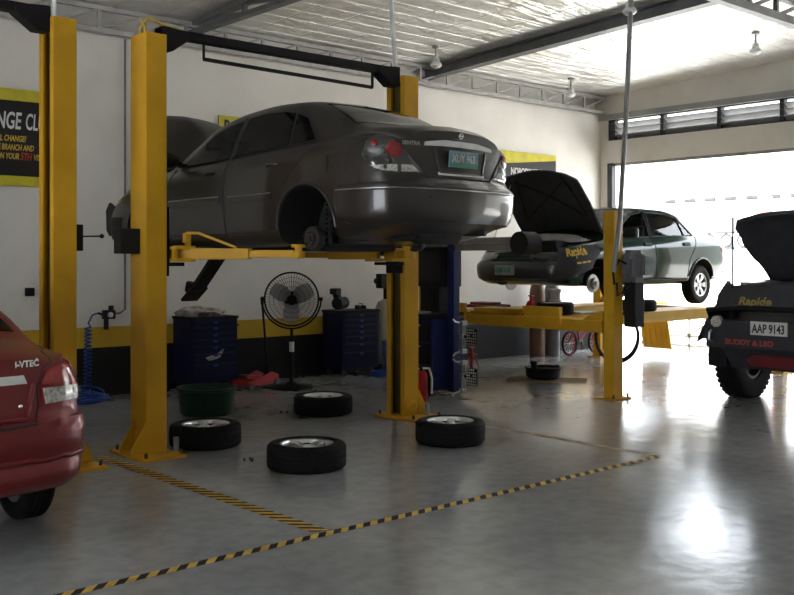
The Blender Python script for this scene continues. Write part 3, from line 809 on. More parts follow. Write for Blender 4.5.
# ------------------------------------------------------------------ two post lifts
def column(parent, u0, u1, v0, v1, face, name='column'):
    """C-section post open on the side face (-1: towards lower u, +1: towards higher u)"""
    H = 3.36; m = MB(); t = .02
    m.b2((u0, v0, .02), (u1, v0 + t, H)); m.b2((u0, v1 - t, .02), (u1, v1, H))
    if face > 0:
        m.b2((u0, v0 + t, .02), (u0 + t, v1 - t, H)); lip = (u1 - .02, u1)
    else:
        m.b2((u1 - t, v0 + t, .02), (u1, v1 - t, H)); lip = (u0, u0 + .02)
    m.b2((lip[0], v0 + t, .02), (lip[1], v0 + .065, H)); m.b2((lip[0], v1 - .065, .02), (lip[1], v1 - t, H))
    c = m.build(name, 'lift_yellow', parent, None, .004)
    tr = MB(); um = (u0 + u1) / 2; tr.b2((um - .03, v0 + .03, .03), (um + .03, v1 - .03, H - .05))
    tr.build('inner_track', 'dark_track', c, None)
    bp = MB(); bp.b2((u0 - .15 if face > 0 else u0 - .1, v0 - .24, 0), (u1 + .05 if face > 0 else u1 + .14, v1 + .08, .022)); 
    plate = bp.build('base_plate', 'lift_yellow', c, None, .004)
    ue, d = (u0, -1) if face > 0 else (u1, 1)
    for vv in (v0 + .01, v1 - .07):
        MB().prism([(0, 0), (d * .13, 0), (d * .13, .03), (0, .25)], (ue, vv, .022), (1, 0, 0), (0, 0, 1), .014).build('gusset', 'lift_yellow', c, None)
    for bu, bv in ((u0 - .10 if face > 0 else u0 - .06, v0 - .19), (u1 + .025 if face > 0 else u1 + .10, v0 - .19), (u0 - .10 if face > 0 else u0 - .06, v1 + .03), (u1 + .025 if face > 0 else u1 + .1, v1 + .03)):
        MB().cyl((bu, bv, .022), (bu, bv, .06), .012, 8).build('anchor_bolt', 'rust_metal', c)
    return c
def overhead(parent, ua, ub, v, with_bar=True):
    m = MB(); z = 3.405
    m.b2((ua, v - .05, z - .035), (ub, v + .05, z + .035)); o = m.build('overhead_beam', 'black_steel', parent, None, .004)
    for u, d in ((ua, 1), (ub, -1)):
        b = MB(); b.prism([(0, .04), (.05 * d, .04), (.26 * d, .02), (.26 * d, -.035), (.10 * d, -.15), (0, -.15)][::d], (u, v - .07, z), (1, 0, 0), (0, 0, 1), -.14)
        b.build('beam_bracket', 'black_steel', o, None, .004)
    if with_bar:
        s = MB(); x0, x1 = ua + .42, ub - .30; n = z - .165
        s.tube([(x0, v, z - .04), (x0, v, n), (x0 + .03, v, n)], .012, 8); s.tube([(x1, v, z - .04), (x1, v, n - .02)], .014, 8); s.beam((x0, v, n), (x1, v, n - .02), .028, .028)
        s.build('cutoff_bar', 'black_steel', o)
L1 = thing('two_post_lift', 'yellow two post car lift with black overhead beam, holding up the brown sedan', 'car lift', (5.15, 7.25, 0))
L1o = Matrix.Translation((-5.15, -7.25, 0))
def shift(o, root):   # children were laid out in room coordinates
    for ch in list(o.children):
        if ch.parent is root or o is root:
            ch.location = ch.location - root.location
ca = column(L1, 3.69, 3.87, 7.12, 7.39, 1); cb = column(L1, 6.446, 6.63, 7.12, 7.39, -1)
overhead(L1, 3.87, 6.45, 7.26)
def carriage(u, d):
    m = MB(); m.b2((u - .05, 7.15, 1.42), (u + .05, 7.36, 1.98)); m.b2((u + d * .04, 7.10, 1.50), (u + d * .16, 7.41, 1.53)); m.b2((u + d * .04, 7.10, 1.66), (u + d * .16, 7.41, 1.69))
    c = m.build('carriage', 'black_steel', L1, None, .005)
    y = MB(); y.b2((u + d * .05, 7.06, 1.535), (u + d * .24, 7.46, 1.565)); y.b2((u + d * .05, 7.06, 1.635), (u + d * .24, 7.46, 1.665)); y.b2((u + d * .05, 7.08, 1.565), (u + d * .08, 7.12, 1.635))
    y.build('arm_bracket', 'post_yellow', c, None, .004)
carriage(3.86, 1); carriage(6.46, -1)
def arm(p, pad, guard=False):
    p, pad = Vector(p), Vector(pad); d = (pad - p).normalized()
    m = MB(); m.beam(p, p + (pad - p) * .60, .11, .09); a = m.build('lift_arm', 'post_yellow', L1, None, .006)
    m = MB(); m.beam(p + (pad - p) * .55, pad - d * .03, .08, .06); m.build('arm_extension', 'post_yellow', a, None, .005)
    m = MB(); m.cyl(pad - Vector((0, 0, .035)), pad + Vector((0, 0, .02)), .055, 16); m.cyl(pad + Vector((0, 0, .02)), pad + Vector((0, 0, .05)), .03, 12); m.cyl(pad + Vector((0, 0, .05)), pad + Vector((0, 0, .075)), .06, 16)
    m.build('lift_pad', 'post_yellow', a)
    if guard:
        n = Vector((0, 0, 1)); g = MB(); e = p + d * .06; f = p + d * .48
        g.beam(e + n * .04, e + n * .17, .05, .05); g.beam(e + n * .17, e + n * .17 + d * .10, .05, .02); g.beam(e + n * .17 + d * .1, f + n * .05, .05, .018)
        g.build('arm_guard', 'post_yellow', a, None, .003)
arm((4.02, 7.18, 1.60), (4.66, 6.42, 1.60), True); arm((4.02, 7.34, 1.60), (4.50, 8.06, 1.60))
arm((6.30, 7.18, 1.60), (5.90, 6.46, 1.60)); arm((6.30, 7.34, 1.60), (5.88, 8.10, 1.60))
MB().b2((3.52, 7.22, 1.60), (3.69, 7.34, 1.80)).build('control_box', 'black_plastic', L1, None, .006)
MB().cyl((3.92, 7.06, .022), (3.92, 7.06, .13), .024, 16).build('stop_pin', 'galv', L1)
MB().cyl((6.69, 7.06, .022), (6.69, 7.06, .13), .024, 16).build('stop_pin', 'galv', L1)
MB().lathe([(0, 0), (.06, 0), (.06, -.03), (.03, -.035), (.03, -.02), (0, -.02)], (6.53, 7.12, .12), 'y', 20).build('cable_pulley', 'post_yellow', L1)
cw = MB(); cw.tube([(3.75, 7.3, 3.2), (3.74, 7.32, 3.42), (3.80, 7.3, 3.52), (3.95, 7.28, 3.47), (4.1, 7.26, 3.44)], .014, 8); cw.tube([(3.72, 7.18, 3.2), (3.70, 7.16, 3.40), (3.66, 7.16, 3.46)], .012, 8)
cw.build('hydraulic_hose', 'tape_yellow', L1)
shift(L1, L1)

L2 = thing('two_post_lift', 'yellow lift post with black overhead arm standing just behind the red car', 'car lift', (3.03, 7.25, 0))
column(L2, 2.94, 3.12, 7.12, 7.39, -1)
overhead(L2, .36, 2.95, 7.26, False)
column(L2, .18, .36, 7.12, 7.39, 1)
MB().b2((3.12, 7.16, 1.62), (3.19, 7.30, 1.82)).build('control_box', 'black_plastic', L2, None, .006)
lv = MB(); lv.cyl((3.19, 7.23, 1.73), (3.36, 7.23, 1.735), .006, 8); lv.sphere((3.37, 7.23, 1.735), .018, 8); lv.build('release_lever', 'black_plastic', L2)
shift(L2, L2)
# ------------------------------------------------------------------ the red car
CITY = dict(
    zb=[(0, .36), (.25, .30), (.6, .22), (4.0, .18), (4.4, .25)],
    ztop=[(0, 1.045), (.08, 1.08), (.3, 1.105), (.5, 1.12), (.66, 1.17), (1.0, 1.34), (1.3, 1.43), (1.7, 1.475), (2.2, 1.46), (2.6, 1.37), (3.0, 1.18), (3.4, .99), (3.9, .88), (4.25, .72), (4.4, .55)],
    zbelt=[(0, .99), (.15, 1.02), (.5, 1.03), (1.0, 1.01), (2., .97), (3.1, .92), (3.9, .80), (4.25, .64), (4.4, .48)],
    zrail=[(0, 1.0), (.3, 1.05), (.45, 1.065), (.62, 1.11), (.9, 1.24), (1.2, 1.34), (1.6, 1.39), (2.1, 1.38), (2.5, 1.29), (2.9, 1.12), (3.3, .93), (3.9, .81), (4.4, .5)],
    wmax=[(0, .76), (.12, .80), (.35, .83), (.9, .845), (3.2, .845), (3.9, .81), (4.25, .70), (4.4, .5)],
    wbelt=[(0, .69), (.15, .73), (.4, .755), (.9, .78), (1.6, .79), (3.1, .785), (3.9, .71), (4.25, .6), (4.4, .4)],
    wrail=[(0, .60), (.3, .63), (.45, .645), (.65, .635), (1.0, .59), (1.5, .55), (2.1, .55), (2.5, .57), (2.9, .63), (3.3, .69), (3.9, .58), (4.4, .3)],
    rz=[(.2, .12), (.34, .045), (.42, .005), (.5, .03), (.58, .0), (.66, .0), (.71, .035), (.76, .06), (1.0, .075), (1.08, .08)],
    rbow=[(0, 0), (.4, .015), (.7, .06), (.9, .12), (1.05, .21), (1.25, .30)],
    fz=[(.15, .12), (.3, .02), (.5, .0), (.62, .04), (.8, .1), (1.1, .12)],
    fbow=[(0, 0), (.4, .03), (.8, .12), (1.05, .22), (1.25, .3)])
CT = Car(CITY, 4.4)
car = thing('sedan', 'glossy red sedan parked in the left foreground, seen from behind', 'car', (1.53, 5.02, 0), PI / 2)
cuts = []
for x in (.90, 3.45):
    for a, b_ in ((.52, 1.2), (-1.2, -.52)): cuts.append(arch(x, a, b_, .335, .30))
CT.body('body', ['paint_red', 'under_black'], car, cuts)
for x in (.90, 3.45):
    for s in (1, -1): car_wheel(car, (x, .735 * s, .295), s, .295, .185, .19)
for sd, md in ((1, 'l'), (-1, 'r')):
    CT.panel('front_door_window', md, [(2.15, 1.005), (3.05, .965), (2.8, 1.12), (2.5, 1.26), (2.12, 1.34)], .004, .02, 'tint_glass', car)
    CT.panel('rear_door_window', md, [(1.15, 1.05), (2.07, 1.01), (2.04, 1.35), (1.6, 1.36), (1.25, 1.30)], .004, .02, 'tint_glass', car)
    A = lambda d: R(d) * sd
    lu = CT.panel('tail_lamp', 'cr', [(A(a), z) for a, z in ((26.5, .785), (45, .79), (51.5, .86), (50, .985), (43, 1.02), (35, 1.01), (27.5, .965), (25.8, .88))], .014, .03, 'lamp_bright', car, res=.03, edge=.008)
    CT.panel('clear_lens', 'cr', [(A(a), z) for a, z in ((26.8, .788), (44.8, .793), (50.5, .862), (26.2, .872))], .018, .012, 'lamp_clear', lu, res=.03, edge=.003)
    CT.panel('lamp_bar', 'cr', [(A(a), z) for a, z in ((26.0, .874), (50.8, .866), (50.8, .884), (26.0, .892))], .020, .012, 'lamp_red', lu, res=.05, edge=.003)
    gm = MB()
    CT.line('', md, [(2.11, 1.34), (2.12, 1.0), (2.1, .30)], .006, None, None, mb=gm)
    CT.line('', md, [(1.05, 1.0), (1.15, .8), (1.25, .6)], .006, None, None, mb=gm)
    gm.build('panel_gaps', 'matt_black', car, 60)
    CT.panel('bumper_reflector', 'cr', [(A(a), z) for a, z in ((24, .455), (35, .455), (36, .49), (24, .487))], .018, .02, 'paint_red', car, res=.04, edge=.006)
CT.panel('rear_window', 'top', [(.66, -.58), (.62, 0), (.66, .58), (1.0, .52), (1.22, .47), (1.26, 0), (1.22, -.47), (1.0, -.52)], .004, .02, 'tint_glass', car)
CT.panel('windscreen', 'top', [(3.3, -.62), (3.36, 0), (3.3, .62), (2.9, .56), (2.62, .5), (2.56, 0), (2.62, -.5), (2.9, -.56)], .004, .02, 'tint_glass', car)
tm = MB()
for s in (1, -1):
    CT.line('', 'cr', [(R(47) * s, 1.06), (R(34) * s, 1.045), (R(26.5) * s, .98), (R(24.8) * s, .88), (R(25) * s, .78), (R(23) * s, .70)], .0035, None, None, mb=tm)
CT.line('', 'cr', [(R(23) * q, .69) for q in (1, .5, 0, -.5, -1)], .010, None, None, mb=tm)
tm.build('trunk_gap', 'matt_black', car, 60)
CT.line('recess_edge', 'rear', [(.48, .90), (.43, .72), (-.43, .72), (-.48, .90)], .012, 'paint_red', car, off=.004)
CT.panel('trunk_handle_strip', 'rear', [(.44, .905), (.42, .95), (-.42, .95), (-.44, .905)], .024, .03, 'chrome', car, res=.06, edge=.012, label='chrome strip across the red trunk lid')
h, n = CT.hit('rear', 0, .81)
plate = MB().b2((-.008, -.205, -.07), (.004, .205, .07)).xf(Matrix.Translation(h + Vector((-.016, 0, 0)))).build('licence_plate', 'plate_white', car, None)
h, n = CT.hit('rear', -.40, .79)
MB().sphere(h + n * .006, .013, 8).build('lock_barrel', 'chrome', car)
CT.text('lettering', 'rear', 'i-VTEC', .046, -.375, .992, -1, 'chrome', car, bold=.002, sx=1.0, off=.006)
bump = CT.panel('rear_bumper', 'cr', [(R(a), z) for a, z in ((-53, .36), (-40, .32), (0, .32), (40, .32), (53, .36), (55, .62), (46, .735), (25, .69), (0, .665), (-25, .69), (-46, .735), (-55, .62))], .020, .04, 'paint_red', car, res=.035, edge=.016)
cr_ = MB(); CT.line('', 'cr', [(R(a), .50 + .012 * abs(a) / 40) for a in (-46, -20, 0, 20, 46)], .018, None, None, mb=cr_, off=.020); cr_.build('bumper_ridge', 'paint_red', bump, 60)
CT.panel('bumper_insert', 'cr', [(R(a), z) for a, z in ((-38, .325), (38, .325), (36, .40), (-36, .40))], .026, .02, 'black_plastic', bump, res=.05, edge=.006)
for s in (1, -1):
    mm = MB(); mm.sphere((2.95, s * .94, 1.05), .1, 10, (.6, 1.1, .75)); mm.beam((3.0, s * .76, .99), (2.96, s * .9, 1.03), .06, .04); mm.build('wing_mirror', 'paint_red', car, 50)

# ------------------------------------------------------------------ the green car on the four post lift
COR = dict(
    zb=[(0, .42), (.25, .34), (.6, .28), (1.0, .26), (3.5, .26), (4.0, .28), (4.27, .34)],
    ztop=[(0, .96), (.08, 1.0), (.4, 1.02), (.62, 1.03), (.76, 1.07), (1.05, 1.24), (1.3, 1.335), (1.6, 1.375), (2.1, 1.38), (2.5, 1.345), (2.75, 1.25), (3.05, 1.08), (3.25, .98), (3.7, .92), (4.1, .83), (4.22, .75), (4.27, .66)],
    zbelt=[(0, .90), (.15, .93), (.5, .95), (1.0, .94), (2., .91), (3.1, .87), (3.8, .80), (4.15, .73), (4.27, .60)],
    zrail=[(0, .91), (.3, .95), (.55, .965), (.72, 1.0), (1.0, 1.15), (1.25, 1.27), (1.55, 1.315), (2.1, 1.32), (2.45, 1.27), (2.75, 1.12), (3.05, .96), (3.3, .89), (3.8, .81), (4.27, .62)],
    wmax=[(0, .74), (.12, .79), (.35, .82), (.9, .84), (3.2, .842), (3.8, .825), (4.1, .78), (4.22, .72), (4.27, .66)],
    wbelt=[(0, .67), (.15, .72), (.4, .745), (.9, .77), (1.6, .785), (3.1, .78), (3.8, .73), (4.15, .68), (4.27, .58)],
    wrail=[(0, .58), (.3, .61), (.55, .63), (.75, .625), (1.05, .585), (1.5, .555), (2.1, .555), (2.45, .58), (2.75, .63), (3.05, .69), (3.4, .62), (4.0, .52), (4.27, .4)],
    rz=[(.2, .12), (.36, .03), (.45, .0), (.60, .0), (.66, .04), (.95, .06), (1.1, .08)],
    rbow=[(0, 0), (.4, .015), (.7, .05), (.9, .10), (1.05, .18), (1.25, .28)],
    fz=[(.2, .10), (.36, .02), (.5, .0), (.60, .03), (.75, .07), (1.0, .12)],
    fbow=[(0, 0), (.4, .02), (.8, .09), (1.05, .17), (1.25, .26)])
CO = Car(COR, 4.27)
ZR = .885
car = thing('sedan', 'dark green sedan with its hood raised on the yellow four post lift', 'car', (13.43, 8.33, .965), PI, scale=.96)
cuts = []
RX, FX = .97, 3.44
for x in (RX, FX):
    for a, b_ in ((.48, 1.2), (-1.2, -.48)): cuts.append(arch(x, a, b_, .325, .30))
FW = [(2.18, .935), (2.95, .90), (2.72, 1.09), (2.46, 1.235), (2.17, 1.285)]
RW = [(1.06, .97), (2.11, .94), (2.10, 1.285), (1.62, 1.275), (1.33, 1.215)]
for poly in (FW, RW):
    cuts.append(MB().prism([(x, z) for x, z in poly], (0, 1.2, 0), (1, 0, 0), (0, 0, 1), 2.4))
cuts.append(MB().prism([(.95, .5), (3.2, .5), (2.95, .88), (2.5, 1.20), (2.1, 1.29), (1.5, 1.28), (1.05, 1.05)], (0, .66, 0), (1, 0, 0), (0, 0, 1), 1.32))
cuts.append(MB().b2((3.30, -.60, .45), (4.12, .60, 1.4)))
cuts.append(MB().prism([(.80, 1.0), (1.24, 1.22), (1.19, 1.42), (.72, 1.20)], (0, .47, 0), (1, 0, 0), (0, 0, 1), .94))
cuts.append(MB().prism([(3.10, .98), (2.60, 1.25), (2.70, 1.44), (3.2, 1.14)], (0, .50, 0), (1, 0, 0), (0, 0, 1), 1.0))
CO.body('body', ['paint_green', 'under_black'], car, cuts)
for sd, md in ((1, 'l'), (-1, 'r')):
    if sd < 0: CO.panel('front_door_window', md, FW, -.004, .008, 'clear_glass', car)
    CO.panel('rear_door_window', md, RW, -.004, .008, 'clear_glass', car)
    CO.line('window_seal', md, FW + [FW[0]], .009, 'black_plastic', car); CO.line('window_seal', md, RW + [RW[0]], .009, 'black_plastic', car)
    CO.line('quarter_bar', md, [(1.30, .965), (1.36, 1.225)], .012, 'black_plastic', car)
    gm = MB()
    CO.line('', md, [(2.14, 1.28), (2.15, .9), (2.13, .33)], .007, None, None, mb=gm)
    CO.line('', md, [(1.02, .95), (1.18, .75), (1.30, .62), (1.34, .36)], .006, None, None, mb=gm)
    CO.line('', md, [(3.05, .88), (3.08, .6), (3.06, .33)], .006, None, None, mb=gm)
    CO.line('', md, [(1.34, .34), (2.13, .33), (3.06, .33)], .006, None, None, mb=gm)
    gm.build('panel_gaps', 'matt_black', car, 60)
    CO.panel('side_moulding', md, [(1.36, .60), (3.05, .60), (3.05, .645), (1.36, .645)], .012, .02, 'paint_green', car, edge=.006)
    for x, z in ((1.28, .835), (2.24, .825)):
        hm = CO.panel('door_handle', md, [(x, z - .022), (x + .16, z - .022), (x + .16, z + .022), (x, z + .022)], .03, .04, 'black_plastic', car, edge=.01)
    mm = MB(); mm.box((2.88, sd * .93, .975), (.09, .19, .13)); mm.beam((2.92, sd * .76, .93), (2.89, sd * .88, .96), .06, .05)
    mr = mm.build('wing_mirror', 'black_plastic', car, 50, .03)
    MB().box((2.832, sd * .93, .975), (.006, .16, .10)).build('mirror_glass', 'chrome', mr, None)
    lp = []
    for i in range(19):
        a = R(-10 + 200 * i / 18); x, z = RX + .335 * math.cos(a), .30 + .335 * math.sin(a)
        if z > .33: h, n = CO.hit(md, x, z); lp.append(h + n * .004)
    MB().tube(lp, .014, 8).build('arch_lip', 'paint_green', car, 60)
    CO.panel('tail_lamp', 'cr', [(R(a * sd), z) for a, z in ((20, .72), (44, .72), (47, .88), (22, .88))], .01, .03, 'lamp_red', car, res=.05, edge=.005)
    CO.panel('headlamp', 'cf', [(R(a * sd), z) for a, z in ((13, .60), (34, .60), (41, .64), (40, .71), (13, .71))], .008, .03, 'lamp_smoke', car, res=.05, cx=3.0, edge=.004)
    car_wheel(car, (RX, .735 * sd, .245), sd, .285, .18, .165, 'wheel_silver', 6)
    fd = MB(); fd.lathe([(0, sd * .80), (.03, sd * .80), (.03, sd * .775), (.07, sd * .77), (.075, sd * .73), (.12, sd * .725), (.12, sd * .705), (0, sd * .705)], (FX, 0, .30), 'y', 28)
    fd.build('brake_disc', 'brake_disc', car)
    fl = MB(); fl.beam((FX, sd * .70, .28), (FX - .05, sd * .2, .30), .06, .04); fl.cyl((FX - .02, sd * .60, .28), (FX - .02, sd * .52, .75), .035, 10); fl.build('front_suspension', 'under_black', car)
CO.panel('rear_window', 'top', [(.76, -.56), (.74, 0), (.76, .56), (1.05, .52), (1.24, .48), (1.27, 0), (1.24, -.48), (1.05, -.52)], .003, .006, 'clear_glass', car)
CO.panel('windscreen', 'top', [(3.10, -.60), (3.16, 0), (3.10, .60), (2.8, .56), (2.55, .52), (2.52, 0), (2.55, -.52), (2.8, -.56)], .003, .006, 'clear_glass', car)
hd, P = hood(CO, [(3.10, -.70), (3.08, 0), (3.10, .70), (3.6, .70), (3.98, .66), (4.12, .5), (4.17, 0), (4.12, -.5), (3.98, -.66), (3.6, -.70)], (3.10, .98), 63, 'hood_black', car, .03)
rb = MB()
for a, b_ in (((3.4, -.5), (4.0, .45)), ((3.4, .5), (4.0, -.45)), ((3.4, -.55), (4.05, -.4)), ((3.4, .55), (4.05, .4))):
    CO.line('', 'top', [a, b_], .014, None, None, mb=rb, off=-.028)
rb.xf(P); rb.build('hood_ribs', 'black_plastic', hd, 60)
MB().tube([(4.08, -.50, .78), P @ Vector((4.0, -.50, .80))], .006, 6).build('hood_prop', 'steel', car)
eb = MB(); eb.b2((3.4, -.35, .42), (3.95, .2, .84)); eb.cyl((3.5, -.25, .86), (3.9, -.25, .86), .05); eb.build('engine', 'dark_metal', car, 35, .02)
MB().b2((3.7, .28, .5), (3.95, .52, .86)).build('battery', 'black_plastic', car, None, .01)
MB().b2((3.42, -.62, .86), (3.56, .62, .90)).build('cowl_panel', 'cloth_grey', car, None, .02)
CO.panel('grille', 'front', [(-.36, .61), (.36, .61), (.36, .70), (-.36, .70)], .006, .03, 'black_plastic', car, res=.06)
fb = CO.panel('front_bumper', 'cf', [(R(a), z) for a, z in ((-43, .40), (-34, .33), (0, .32), (34, .33), (43, .40), (45, .54), (40, .585), (0, .59), (-40, .585), (-45, .54))], .03, .05, 'paint_black', car, res=.05, cx=3.0, edge=.022)
MB().sphere((4.08, -.30, .32), .07, 8, (1, 1.4, .7)).build('tow_bracket', 'under_black', fb)
h, n = CO.hit('front', 0, .47)
PX = -.52
h, n = CO.hit('front', PX * .3, .48)
plate = MB().b2((-.004, -.17, -.065), (.006, .17, .065)).xf(Matrix.Translation((4.27 + .035, -.06, .475))).build('licence_plate', 'plate_pale', car, None)
text('lettering', 'UJM 518', .085, (4.27 + .042, -.06 - .145, .448), (0, 1, 0), UP, 'print_green', plate, .001, bold=.002, sx=.82)
# seats
for x, z0 in ((2.2, .55), (1.35, .60)):
    for y in (-.36, .36):
        s_ = MB(); s_.box((x + .12, y, z0), (.5, .46, .16)); s_.box((x - .15, y, z0 + .3), (.14, .46, .5), Matrix.Rotation(R(-14), 3, 'Y')); s_.box((x - .22, y, z0 + .61), (.09, .26, .16))
        s_.build('seat', 'seat_cloth', car, None, .04)
sw = MB(); sw.tube([(2.72 + .05 * math.sin(2 * PI * i / 24), .36 + .17 * math.cos(2 * PI * i / 24), .86 + .16 * math.sin(2 * PI * i / 24)) for i in range(24)], .014, 6, closed=True); sw.build('steering_wheel', 'black_plastic', car)

# the printed fender cover hung over the green car's front wing
def drape(name, path, ylo, yhi, m, label, cat, loc, rotz, scale=1., wob=.012):
    o = []; n = 14
    return o
cv = thing('fender_cover', 'black fender cover with yellow lettering hung over the green sedan front wing', 'fender cover', (13.43, 8.33, .965), PI, scale=.96)
pv = CO.panel('cloth', 'cf', [(R(a), z) for a, z in ((31, .46), (42, .42), (52, .50), (56, .64), (60, .68), (60, .785), (45, .765), (31, .735))], .045, .012, 'cover_cloth', cv, res=.05, cx=3.0, edge=.006)
me = text_mesh('Rapide', .12, .0015, .004, 1.1, .1)
rot = Matrix.Rotation(R(6), 2)
for v in me.vertices:
    q = rot @ Vector((v.co.x, v.co.y)); h, n = CO.hit('cf', R(60) + q.x, .635 + q.y, 3.6); v.co = h + n * (.048 + v.co.z)
me.materials.clear(); link('lettering', me, 'print_yellow', pv)
for i in range(3):
    a = 41 + i * 3.4; z = .555 + i * .010
    CO.panel('small_print', 'cf', [(R(a), z), (R(a + 2.6), z + .006), (R(a + 2.6), z + .026), (R(a), z + .02)], .048, .002, 'print_yellow', pv, res=.03, cx=3.0)
gc = thing('fender_cover', 'grey cloth laid across the open engine bay of the green sedan', 'cloth', (13.43, 8.33, .965), PI, scale=.96)
CO.panel('cloth', 'top', [(3.50, -.70), (3.62, -.70), (3.98, -.1), (3.95, .3), (3.62, .70), (3.46, .70)], .03, .012, 'cloth_grey', gc, res=.06, edge=.006)

# ------------------------------------------------------------------ the pickup at the right
PK = dict(
    zb=[(0, .72), (1, .66), (3.4, .60), (4.2, .66), (4.55, .74)],
    ztop=[(0, 1.93), (.1, 1.95), (1.0, 1.98), (2.3, 1.97), (2.75, 1.92), (3.0, 1.72), (3.35, 1.40), (3.7, 1.36), (4.3, 1.30), (4.5, 1.24), (4.55, 1.18)],
    zbelt=[(0, 1.25), (2., 1.27), (3.3, 1.27), (4.2, 1.22), (4.5, 1.16), (4.55, 1.05)],
    zrail=[(0, 1.86), (1.0, 1.90), (2.3, 1.89), (2.65, 1.84), (2.95, 1.62), (3.35, 1.31), (3.8, 1.27), (4.4, 1.2), (4.55, 1.1)],
    wmax=[(0, .80), (.1, .83), (3.4, .84), (4.2, .82), (4.45, .78), (4.55, .72)],
    wbelt=[(0, .78), (3.3, .80), (4.2, .77), (4.45, .74), (4.55, .68)],
    wrail=[(0, .66), (1.0, .67), (2.4, .66), (2.9, .68), (3.35, .74), (3.9, .66), (4.55, .5)],
    rz=[(.5, .0), (1.2, .0), (1.95, .12)], rbow=[(0, 0), (.8, .03), (1.25, .12)],
    fz=[(.6, .04), (.8, .0), (1.1, .02), (1.3, .06)], fbow=[(0, 0), (.4, .01), (.8, .05), (1.05, .12), (1.25, .2)])
CP = Car(PK, 4.55)
car = thing('pickup', 'tall black off road vehicle with raised hood at the right edge', 'car', (9.62 + 4.55, 4.93, 0), PI)
FX = 3.78
cuts = [MB().b2((3.45, -.66, .8), (4.42, .66, 1.8))]
for x in (.9, FX):
    for a, b_ in ((.50, 1.2), (-1.2, -.50)): cuts.append(arch(x, a, b_, .47, .45))
CP.body('body', ['paint_black', 'under_black'], car, cuts)
for x in (.9, FX):
    for s in (1, -1):
        t_ = car_wheel(car, (x, .79 * s, .41), s, .41, .28, .20, 'dark_metal')
        kn = MB()
        for k in range(36):
            a = 2 * PI * k / 36
            for yy in (-.10, -.035, .035, .10):
                kn.box((.412 * math.cos(a + yy * 2), yy, .412 * math.sin(a + yy * 2)), (.02, .05, .045), Matrix.Rotation(-a - yy * 2, 3, 'Y'))
        kn.build('tread_blocks', 'rubber', t_, None)
        fl = MB(); P = []
        prof = []
        for i in range(17):
            a = R(-8 + 196 * i / 16); prof.append((x + .52 * math.cos(a), .45 + .52 * math.sin(a)))
        V = []; F = []
        for px_, pz_ in prof:
            dx, dz = (px_ - x) / .52, (pz_ - .45) / .52
            for rr, yy in ((.46, .74), (.52, .74), (.53, .86), (.50, .95), (.44, .955), (.47, .86)):
                V.append((x + rr * dx, yy * s, .45 + rr * dz))
        for i in range(16):
            for k in range(6): F.append((i * 6 + k, i * 6 + (k + 1) % 6, i * 6 + 6 + (k + 1) % 6, i * 6 + 6 + k))
        F += [tuple(range(6)), tuple(range(96, 102))]
        MB().add(V, F).build('fender_flare', 'black_plastic', car, 40)
for s, md in ((1, 'l'), (-1, 'r')):
    CP.panel('front_door_window', md, [(2.05, 1.32), (3.1, 1.32), (2.85, 1.62), (2.65, 1.82), (2.05, 1.84)], .004, .02, 'tint_glass', car)
    CP.panel('rear_door_window', md, [(1.1, 1.32), (1.97, 1.32), (1.97, 1.84), (1.1, 1.84)], .004, .02, 'tint_glass', car)
    CP.panel('headlamp', 'cf', [(R(a * s), z) for a, z in ((20, 1.0), (31, 1.0), (33, 1.14), (20, 1.15))], .012, .03, 'lamp_smoke', car, res=.05, cx=3.0, edge=.006)
    CP.panel('indicator', 'cf', [(R(a * s), z) for a, z in ((34, 1.0), (39, 1.0), (39, 1.13), (35, 1.14))], .012, .03, 'lamp_amber', car, res=.05, cx=3.0, edge=.006)
CP.panel('windscreen', 'top', [(3.28, -.66), (3.32, 0), (3.28, .66), (2.98, .60), (2.82, .58), (2.78, 0), (2.82, -.58), (2.98, -.60)], .004, .02, 'tint_glass', car)
gr = MB()
for i in range(5): gr.box((4.56, 0, 1.0 + .035 * i), (.03, .74, .014))
gr.build('grille', 'dark_metal', car, None)
bp = MB(); bp.b2((4.46, -.74, .62), (4.70, .74, .92))
bb = bp.build('steel_bumper', 'soft_black', car, None, .03)
for s in (1, -1):
    MB().prism([(4.46, .66), (4.70, .72), (4.62, .92), (4.40, .92)], (0, s * .74 + (.05 if s > 0 else 0), 0), (1, 0, 0), (0, 0, 1), .05).build('bumper_wing', 'soft_black', bb, None, .02)
MB().tube([(4.62, -.72, .95), (4.68, -.72, 1.02), (4.70, -.3, 1.05), (4.70, .3, 1.05), (4.68, .72, 1.02), (4.62, .72, .95)], .025, 10).build('bull_bar', 'black_steel', bb)
for s in (1, -1): MB().lathe([(0, 0), (.06, 0), (.065, -.05), (0, -.06)], (4.72, s * .60, .90), 'x', 20).build('fog_lamp', 'lamp_clear', bb)
for s in (1, -1):
    MB().tube([(4.70, s * .66, .80), (4.74, s * .66, .78), (4.75, s * .66, .71), (4.70, s * .66, .69)], .016, 8).build('tow_shackle', 'steel', bb)
pl = MB().b2((4.705, -.21, -.07 + .85), (4.715, .185, .07 + .85)).build('licence_plate', 'plate_white', bb, None)
text('lettering', 'AAP 9143', .125, (4.716, -.19, .805), (0, 1, 0), UP, 'print_black', pl, .001, bold=.003, sx=.68)
text('lettering', 'BUDDY & LEO', .075, (4.702, -.50, .67), (0, 1, 0), UP, 'soft_red', bb, .001, bold=.004, sx=1.12)
sk = MB(); sk.prism([(4.46, .64), (4.69, .64), (4.48, .40), (4.2, .40)], (0, .55, 0), (1, 0, 0), (0, 0, 1), 1.1)
skp = sk.build('skid_plate', 'soft_black', car, None, .01)
MB().prism([(-.30, 0), (.55, 0), (.55, .17), (-.20, .17), (-.32, .10)], (4.53, 0, .44), (0, 1, 0), (.659, 0, .752), .008).build('red_panel', 'dark_red', skp, None)
